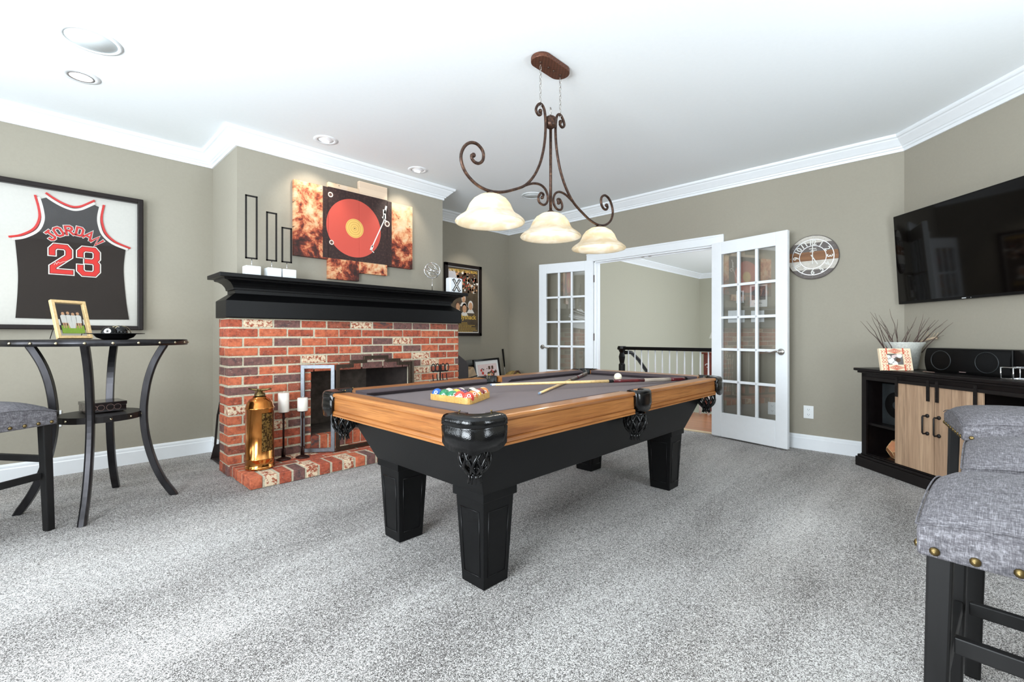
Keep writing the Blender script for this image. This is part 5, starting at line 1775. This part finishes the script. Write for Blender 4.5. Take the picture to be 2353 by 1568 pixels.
pfp = dr(3.395, 2.848, 0.7945)
p2 = thing('patterned_photo_frame', 'red and cream patterned photo frame leaning on the twig pot', 'photo frame', pfp)
p2.rotation_euler = (math.radians(-12), 0, math.atan2(RGT.y, RGT.x) + math.radians(-8))
W2, H2 = 0.106, 0.166
mb = MB()
mb.box(-W2, -0.056, -0.01, 0.01, 0.001, H2); mb.box(0.052, W2, -0.01, 0.01, 0.001, H2)
mb.box(-0.056, 0.052, -0.01, 0.01, 0.001, 0.044); mb.box(-0.056, 0.052, -0.01, 0.01, H2 - 0.04, H2)
mb.build('frame', 'frame_cream', p2, world=False)
mb = MB()
yy = -0.0106
for zz in range(6):
    z = 0.012 + zz * 0.026
    for x0, s in ((-W2 + 0.012, 1), (-W2 + 0.032, 1), (0.060, 1), (0.080, 1)):
        if zz in (2, 3):
            mb.strip([(x0, z), (x0 + 0.009, z + 0.012), (x0 + 0.018, z)], 0.003, yy)
            mb.strip([(x0, z), (x0 + 0.009, z - 0.008), (x0 + 0.018, z)], 0.003, yy)
        else:
            mb.strip([(x0, z - 0.009), (x0 + 0.010, z), (x0, z + 0.009)], 0.0035, yy)
for cz in (0.022, H2 - 0.02):
    for k in range(4):
        w = 0.012 + 0.013 * k
        h = 0.006 + 0.004 * k
        mb.strip([(-0.003 - w, cz), (-0.003, cz + h), (-0.003 + w, cz), (-0.003, cz - h)], 0.003, yy, 0, 'xz', True)
    for x in (-0.058, 0.054):
        mb.strip([(x, cz - 0.018), (x, cz + 0.018)], 0.009, yy)
mb.build('painted_pattern', 'frame_red', p2, world=False)
mb = MB().box(-0.058, 0.054, -0.002, 0.004, 0.042, H2 - 0.038)
for (x, z, r, mi) in ((-0.045, 0.10, 0.018, 1), (-0.03, 0.075, 0.024, 1), (0.03, 0.115, 0.02, 1), (0.005, 0.112, 0.010, 3), (0.02, 0.08, 0.016, 2), (-0.005, 0.052, 0.02, 1), (0.045, 0.075, 0.016, 0), (-0.01, 0.105, 0.013, 3)):
    mb.prism([(x + r * math.cos(a * PI / 5), z + r * math.sin(a * PI / 5)) for a in range(10)], -0.003 - 0.0002 * mi, -0.002, 'xz', mi)
mb.build('photograph', ['grey_ink', 'white_ink', 'hair_ink', 'pink_ink'], p2, world=False)

sp = thing('centre_speaker', 'wide black centre speaker on top of the media console', 'speaker', to_c(0.43, 0.17, 0.794), cro)
mb = MB()
n = 8
pts = []
for i in range(n + 1):
    t_ = -1 + 2 * i / n
    pts.append((0.004 + 0.012 * t_ * t_ - 0.012, (0.5 + t_ / 2) * 0.172))
mb.prism([(0, 0), (0.55, 0), (0.55, 0.172), (0, 0.172)], 0.022, 0.17, 'xz')
mb.prism([(0.55, 0), (0.68, 0), (0.68, 0.09), (0.575, 0.172), (0.55, 0.172)], 0.03, 0.17, 'xz')
mb.build('cabinet', 'black_satin', sp, world=False, bevel=0.004)
mb = MB()
vs = []
for i in range(n + 1):
    t_ = -1 + 2 * i / n
    for x in (-0.004, 0.545):
        vs.append((x, 0.006 + 0.016 * t_ * t_, 0.004 + (0.5 + t_ / 2) * 0.164))
mb.add(vs, [(2 * i, 2 * i + 1, 2 * i + 3, 2 * i + 2) for i in range(n)], 0, True)
g_ = mb.build('grille', 'black_matte', sp, world=False)
sol = g_.modifiers.new('thickness', 'SOLIDIFY')
sol.thickness = 0.012
sol.offset = -1
for x in (0.12, 0.42):
    MB().tube([(x + 0.07 * math.cos(a * PI / 14), 0.002, 0.088 + 0.066 * math.sin(a * PI / 14)) for a in range(28)], 0.0025, 6, closed=True).build('driver_ring', 'cabinet_item', sp, world=False)
MB().box(0.24, 0.285, 0.010, 0.016, 0.012, 0.018).build('badge', 'chrome', sp, world=False)
MB().box(0.0, 0.09, -0.012, 0.0, 0.0, 0.004).build('foot', 'chrome', sp, world=False)

wt = thing('wire_tray', 'small silver wire tray at the cut-off end of the console', 'tray', to_c(1.03, 0.06, 0.794), cro)
mb = MB()
for z in (0.006, 0.072):
    mb.tube([(0, 0, z), (0.2, 0, z), (0.2, 0.12, z), (0, 0.12, z)], 0.003, 6, closed=True)
mb.build('rails', 'chrome', wt, world=False)
for x, y in ((0, 0), (0.066, 0), (0.133, 0), (0.2, 0), (0, 0.12), (0.1, 0.12), (0.2, 0.12)):
    MB().tube([(x, y, 0.004), (x, y, 0.072)], 0.0035, 6).build('upright', 'chrome', wt, world=False)
MB().box(0, 0.2, 0, 0.12, 0.0, 0.004).build('base', 'chrome', wt, world=False)

# ------------------------------------------------------------------ television
def wpt(t_, off, z):
    p = Vector((KX, KY, 0)) - DV * t_ - nr * off
    return Vector((p.x, p.y, z))


tvr = thing('television', 'large black flat television tilted down on the angled wall', 'television', wpt(0.7, 0.04, 1.31))
t0, t1 = 0.005, 1.24
def tvbox(mb, a, b, z0, z1, f0, f1, mi=0):
    off = lambda z: 0.05 + (z - 1.31) / 0.72 * 0.045
    vs = [wpt(t_, off(z) + d, z) for d in (f0, f1) for (t_, z) in ((a, z0), (b, z0), (b, z1), (a, z1))]
    mb.add(vs, [(0, 1, 2, 3), (7, 6, 5, 4), (0, 4, 5, 1), (1, 5, 6, 2), (2, 6, 7, 3), (3, 7, 4, 0)], mi)


mb = MB()
tvbox(mb, t0, t1, 1.312, 2.032, -0.028, 0.0)
mb.build('housing', 'black_satin', tvr, bevel=0.003)
mb = MB()
tvbox(mb, t0 + 0.01, t1 - 0.01, 1.332, 2.022, 0.0, 0.0015)
mb.build('screen', 'tv_black', tvr)
mb = MB()
tvbox(mb, 0.545, 0.575, 1.317, 1.322, 0.0, 0.001)
tvbox(mb, 0.608, 0.612, 1.3175, 1.3215, 0.0, 0.001)
mb.build('badge', 'white_plastic', tvr)
mb = MB().add([wpt(0.3, 0.0, 1.45), wpt(0.95, 0.0, 1.45), wpt(0.95, 0.0, 1.9), wpt(0.3, 0.0, 1.9), wpt(0.3, 0.03, 1.45), wpt(0.95, 0.03, 1.45), wpt(0.95, 0.05, 1.9), wpt(0.3, 0.05, 1.9)], [(0, 1, 2, 3), (7, 6, 5, 4), (0, 4, 5, 1), (1, 5, 6, 2), (2, 6, 7, 3), (3, 7, 4, 0)])
mb.build('wall_mount', 'black_iron', tvr)

# ------------------------------------------------------------------ wall clock
ck = thing('wall_clock', 'round plank wall clock with white numerals beside the open door', 'clock', (XD, 0.941, 1.58))
CY, CZ, CR = 0.942, 1.776, 0.197
mb = MB()
bands = [(-1.0, -0.58, 2), (-0.58, -0.16, 0), (-0.16, 0.26, 1), (0.26, 0.66, 2), (0.66, 1.0, 0)]
for z0, z1, mi in bands:
    n = 10
    pts = []
    for i in range(n + 1):
        z = z0 + (z1 - z0) * i / n
        pts.append((math.sqrt(max(0, 1 - z * z)) * CR, z * CR))
    poly = [(CY + p[0], CZ + p[1]) for p in pts] + [(CY - p[0], CZ + p[1]) for p in reversed(pts)]
    cl = []
    for p in poly:
        if not cl or (abs(p[0] - cl[-1][0]) + abs(p[1] - cl[-1][1])) > 1e-5:
            cl.append(p)
    mb.prism(cl, XD - 0.022, XD - 0.002, 'yz', mi)
plain('plank_pale', sr(196, 190, 180), 0.7, nz=30, amt=0.12)
mb.build('plank_face', ['plank_pale', 'plank_brown', 'clock_grey'], ck)
MB().tube([(XD - 0.012, CY + 0.199 * math.cos(a * PI / 32), CZ + 0.199 * math.sin(a * PI / 32)) for a in range(64)], 0.0045, 6, closed=True).build('rim', 'clock_grey', ck)
mb = MB()
for r, w in ((0.163, 0.006), (0.105, 0.005)):
    mb.strip([(CY + r * math.cos(a * PI / 32), CZ + r * math.sin(a * PI / 32)) for a in range(64)], w, XD - 0.0235, 0, 'yz', True)
mb.build('ring', 'clock_silver', ck)
mb = MB()
for h in range(1, 13):
    a = h * PI / 6
    m = facing((XD - 0.0245, CY - 0.134 * math.sin(a), CZ + 0.134 * math.cos(a)), (0, -1, 0), (0, 0, 1)) @ Matrix.Rotation(-a if h not in (5, 6, 7) else PI - a, 4, 'Z')
    put_text(mb, str(h), 0.064, m @ Matrix.Translation((0, -0.023, 0)), 0, 0.0012)
for a, b, z in ((-0.026, 0.026, 0.078), (-0.012, 0.03, 0.062), (-0.02, 0.008, 0.05)):
    mb.strip([(CY - a, CZ + z), (CY - b, CZ + z)], 0.006, XD - 0.0245, 0, 'yz')
mb.build('numerals', 'clock_white', ck)
mb = MB()
for h in range(12):
    a = h * PI / 6
    mb.sphere((XD - 0.023, CY - 0.18 * math.sin(a), CZ + 0.18 * math.cos(a)), 0.003, 8, 6)
mb.build('stud', 'clock_silver', ck)
mb = MB()
mb.strip([(CY, CZ - 0.06), (CY, CZ + 0.155)], 0.007, XD - 0.028, 0, 'yz')
mb.build('minute_hand', 'clock_white', ck)
a = 5 * PI / 6
MB().strip([(CY + 0.02 * math.sin(a), CZ - 0.02 * math.cos(a)), (CY - 0.075 * math.sin(a), CZ + 0.075 * math.cos(a))], 0.009, XD - 0.0265, 0, 'yz').sphere((XD - 0.027, CY, CZ), 0.007, 10, 8).build('hour_hand', 'clock_white', ck)

# wall plates
def outlet(name, label, x0, x1, z0, z1, wall, group=None, cat='outlet', rockers=0):
    root = thing(name, label, cat, (XD - 0.004, (x0 + x1) / 2, z0) if wall == 'door' else ((x0 + x1) / 2, YF - 0.004, z0), 0, group)
    if wall == 'door':
        MB().box(XD - 0.007, XD - 0.0005, x0, x1, z0, z1).build('plate', 'white_plastic', root, bevel=0.002)
    else:
        MB().box(x0, x1, YF - 0.007, YF - 0.0005, z0, z1).build('plate', 'white_plastic', root, bevel=0.002)
    if wall == 'door' and not rockers:
        c = (x0 + x1) / 2
        for zc_ in (z0 + (z1 - z0) * 0.3, z0 + (z1 - z0) * 0.7):
            mb = MB().box(XD - 0.009, XD - 0.007, c - 0.017, c + 0.017, zc_ - 0.014, zc_ + 0.014)
            mb.box(XD - 0.0096, XD - 0.009, c - 0.008, c - 0.006, zc_ - 0.002, zc_ + 0.007, 1)
            mb.box(XD - 0.0096, XD - 0.009, c + 0.006, c + 0.008, zc_ - 0.002, zc_ + 0.007, 1)
            mb.box(XD - 0.0096, XD - 0.009, c - 0.002, c + 0.002, zc_ - 0.010, zc_ - 0.006, 1)
            mb.build('socket', ['white_plastic', 'black_ink'], root)
    for k in range(rockers):
        w = (x1 - x0) / rockers
        c = x0 + w * (k + 0.5)
        MB().box(XD - 0.011, XD - 0.007, c - 0.016, c + 0.016, z0 + 0.03, z1 - 0.03).build('rocker', 'white_plastic', root, bevel=0.001)


outlet('wall_outlet', 'white double outlet plate on the wall under the clock', 0.938, 1.018, 0.288, 0.406, 'door')
outlet('wall_outlet', 'white outlet plate seen through the lowest pane of the open door', 1.24, 1.318, 0.288, 0.41, 'door')
outlet('light_switch', 'wide white switch plate seen through panes of the open door', 1.53, 1.69, 1.19, 1.315, 'door', None, 'light switch', 3)
outlet('light_switch', 'narrower white switch plate seen through the open door panes', 1.35, 1.47, 1.19, 1.305, 'door', None, 'light switch', 2)
outlet('wall_outlet', 'white outlet plate on the wall behind the pub table leg', 0.06, 0.125, 0.366, 0.489, 'left')
wpn = thing('wall_print', 'small white framed print seen through the open door panes', 'print', (XD, 1.40, 1.34))
MB().box(XD - 0.012, XD - 0.001, 1.322, 1.478, 1.34, 1.56).build('border', 'white_paper', wpn)
MB().box(XD - 0.0135, XD - 0.012, 1.337, 1.463, 1.41, 1.545).build('photograph', 'grey_ink', wpn)
MB().strip([(1.37, 1.375), (1.39, 1.38), (1.40, 1.37), (1.42, 1.38), (1.435, 1.372)], 0.004, XD - 0.0125, 0, 'yz').build('signature', 'black_ink', wpn)
thm = thing('thermostat', 'small white thermostat seen through the open door panes', 'thermostat', (XD, 1.57, 1.385))
MB().box(XD - 0.02, XD - 0.001, 1.534, 1.606, 1.387, 1.512).build('case', 'white_plastic', thm, bevel=0.003)
MB().box(XD - 0.0215, XD - 0.02, 1.55, 1.59, 1.45, 1.495).build('display', 'grey_ink', thm)

# ------------------------------------------------------------------ ceiling fittings
def ceiling_speaker(label, x, y, r):
    root = thing('ceiling_speaker', label, 'ceiling speaker', (x, y, CEIL), 0, 'round ceiling speakers')
    MB().lathe([(r, CEIL - 0.0005), (r, CEIL - 0.006), (r * 0.86, CEIL - 0.009), (r * 0.84, CEIL - 0.004)], x, y, 40, cap=False).build('rim', 'speaker_rim', root)
    MB().lathe([(0.0, CEIL - 0.0045), (r * 0.85, CEIL - 0.0045), (r * 0.85, CEIL - 0.001)], x, y, 40, cap=False).build('grille', 'speaker_grille', root)


ceiling_speaker('round white ceiling speaker nearer the camera beside a lit downlight', 0.207, 3.46, 0.135)
ceiling_speaker('round white ceiling speaker half hidden behind the pendant scrolls', 4.02, 3.56, 0.125)


def downlight(label, x, y, aim, power, eye):
    root = thing('recessed_downlight', label, 'downlight', (x, y, CEIL), 0, 'recessed ceiling downlights')
    MB().lathe([(0.095, CEIL - 0.0005), (0.095, CEIL - 0.004), (0.066, CEIL - 0.008), (0.062, CEIL - 0.002)], x, y, 36, cap=False).build('trim_ring', 'trim_white', root)
    if eye:
        o = MB().sphere((0, 0, 0), 0.062, 24, 12, sz=0.42)
        o.v = [(v[0] + x, v[1] + y, min(v[2] + CEIL + 0.008, CEIL - 0.001)) for v in o.v]
        o.build('eyeball', 'trim_white', root)
        zl = CEIL - 0.036
        n_ = Vector((0, 0.30, -0.95)).normalized()
        m = Matrix.Translation(Vector((x, y + 0.008, CEIL - 0.0205))) @ n_.to_track_quat('Z', 'Y').to_matrix().to_4x4()
        MB().lathe([(0.0, 0.0), (0.026, 0.0)], n=20, mat=m, cap=False).build('lens', 'downlight_glow', root)
    else:
        MB().lathe([(0.066, CEIL - 0.0078), (0.066, CEIL - 0.0086), (0.056, CEIL - 0.0086), (0.056, CEIL - 0.003)], x, y, 30, cap=False).build('baffle', 'baffle', root)
        MB().lathe([(0.057, CEIL - 0.0045), (0.0, CEIL - 0.0045)], x, y, 30, cap=False).build('lens', 'downlight_glow', root)
    d = bpy.data.lights.new('downlight_lamp', 'SPOT')
    d.energy = power
    d.color = (1, 0.90, 0.76)
    d.spot_size = math.radians(78)
    d.spot_blend = 0.6
    d.shadow_soft_size = 0.03
    o = bpy.data.objects.new('downlight_lamp', d)
    o.location = (x, y, CEIL - 0.05)
    o.rotation_euler = (Vector(aim) - Vector(o.location)).to_track_quat('-Z', 'Y').to_euler()
    COL.objects.link(o)


downlight('lit recessed downlight above the framed jersey', 0.19, 3.985, (0.15, 4.5, 0.0), 26, False)
downlight('white eyeball downlight above the left half of the canvas panels', 1.68, 3.80, (1.70, 4.2, 2.0), 11, True)
downlight('white eyeball downlight above the right half of the canvas panels', 2.615, 3.83, (2.60, 4.2, 2.0), 11, True)
downlight('recessed downlight above the framed poster hidden by the pendant shade', 4.06, 4.36, (4.06, 4.75, 0.6), 24, False)

# ------------------------------------------------------------------ pendant over the pool table
LX, LY = 2.156, 1.76
pd = thing('pendant_light', 'scrolled bronze pendant with three white glass shades over pool table', 'pendant light', (LX, LY, CEIL))
LEFT = [(1.538, 1.97), (1.526, 1.966), (1.529, 1.949), (1.548, 1.937), (1.578, 1.94), (1.604, 1.966), (1.603, 2.008), (1.563, 2.034), (1.514, 2.026), (1.474, 1.99), (1.456, 1.936), (1.477, 1.880), (1.524, 1.842), (1.583, 1.820), (1.654, 1.814), (1.739, 1.828), (1.829, 1.861), (1.924, 1.907), (1.998, 1.975), (2.054, 2.062), (2.088, 2.156), (2.105, 2.247), (2.108, 2.334), (2.096, 2.400), (2.066, 2.423), (2.037, 2.405), (2.021, 2.372), (2.043, 2.351), (2.065, 2.362), (2.060, 2.379)]
LOW = [(1.924, 1.907), (1.998, 1.937), (2.063, 1.944), (2.109, 1.925), (2.130, 1.887), (2.120, 1.850), (2.089, 1.831), (2.052, 1.838), (2.043, 1.867), (2.066, 1.897), (2.089, 1.892), (2.078, 1.873)]


def smooth_path(pts, k=4):
    out = []
    P = [Vector((p[0], LY, p[1])) for p in pts]
    for i in range(len(P) - 1):
        p0, p1, p2_, p3 = P[max(0, i - 1)], P[i], P[i + 1], P[min(len(P) - 1, i + 2)]
        for q in range(k):
            t_ = q / k
            out.append(0.5 * ((2 * p1) + (p2_ - p0) * t_ + (2 * p0 - 5 * p1 + 4 * p2_ - p3) * t_ * t_ + (3 * p1 - p0 - 3 * p2_ + p3) * t_ ** 3))
    out.append(P[-1])
    return out


for s in (1, -1):
    mir = lambda pts: [(LX + (p[0] - LX) * s, p[1]) for p in pts]
    mb = MB().tube(smooth_path(mir(LEFT)), 0.0082, 10)
    for e_ in (mir(LEFT)[0], mir(LEFT)[-1]):
        mb.sphere((e_[0], LY, e_[1]), 0.0125, 12, 8)
    mb.build('scroll_arm', 'fixture_bronze', pd)
    mb = MB().tube(smooth_path(mir(LOW)), 0.0072, 10)
    mb.sphere((mir(LOW)[-1][0], LY, mir(LOW)[-1][1]), 0.011, 12, 8)
    mb.build('lower_scroll', 'fixture_bronze', pd)
MB().lathe([(0.009, 1.80), (0.009, 2.31)], LX, LY, 12).build('centre_rod', 'fixture_bronze', pd)
MB().lathe([(0.012, 2.305), (0.03, 2.318), (0.038, 2.335), (0.034, 2.34), (0.038, 2.348), (0.034, 2.356), (0.038, 2.364), (0.026, 2.376), (0.008, 2.384)], LX, LY, 20).build('hub', 'fixture_bronze', pd)
MB().tube([(LX + 0.018 * math.cos(a * PI / 10) * 0.9, LY + 0.008 * math.cos(a * PI / 10), 2.408 + 0.026 * math.sin(a * PI / 10)) for a in range(20)], 0.0025, 6, closed=True).build('top_ring', 'nickel', pd)
for s in (-1, 1):
    cxn_ = LX + s * 0.094
    mb = MB()
    z = 2.648
    k = 0
    while z > 2.425:
        d = Vector((1, 0, 0)) if k % 2 else Vector((0, 1, 0))
        mb.tube([Vector((cxn_, LY, z - 0.013)) + d * 0.006 * math.cos(a * PI / 6) + Vector((0, 0, 0.017 * math.sin(a * PI / 6))) for a in range(12)], 0.0017, 5, closed=True)
        z -= 0.0268
        k += 1
    mb.build('chain', 'nickel', pd)
# rounded oblong canopy
st_ = [(LX + 0.085 * sx + 0.063 * math.cos(a), LY + 0.063 * math.sin(a)) for sx, a0 in ((1, -PI / 2), (-1, PI / 2)) for a in [a0 + PI * q / 14 for q in range(15)]]
mb = MB().prism(st_, CEIL - 0.030, CEIL - 0.001, 'xy')
mb.build('canopy', 'canopy_bronze', pd, bevel=0.004)
mb = MB()
for x in (-0.094, 0.094, -0.02, 0.03):
    mb.sphere((LX + x, LY, CEIL - 0.031), 0.008, 10, 6)
mb.build('canopy_knob', 'fixture_bronze', pd)
SHADE = [(0.028, 1.796), (0.056, 1.789), (0.088, 1.769), (0.108, 1.743), (0.120, 1.716), (0.129, 1.699), (0.144, 1.686), (0.164, 1.673), (0.179, 1.660), (0.184, 1.651), (0.181, 1.646), (0.175, 1.648), (0.160, 1.664), (0.140, 1.678), (0.124, 1.693), (0.114, 1.713), (0.102, 1.739), (0.083, 1.763), (0.053, 1.782), (0.028, 1.789)]
for dx in (-0.502, 0.0, 0.518):
    x = LX + dx
    sh_ = MB().lathe(SHADE, x, LY, 48, cap=False).build('lamp_shade', 'alabaster', pd)
    MB().lathe([(0.034, 1.786), (0.034, 1.794), (0.022, 1.804), (0.008, 1.815)], x, LY, 20).build('shade_cap', 'fixture_bronze', sh_)
    MB().sphere((x, LY, 1.728), 0.026, 16, 10, sz=1.2).build('bulb', 'bulb_glow', sh_)
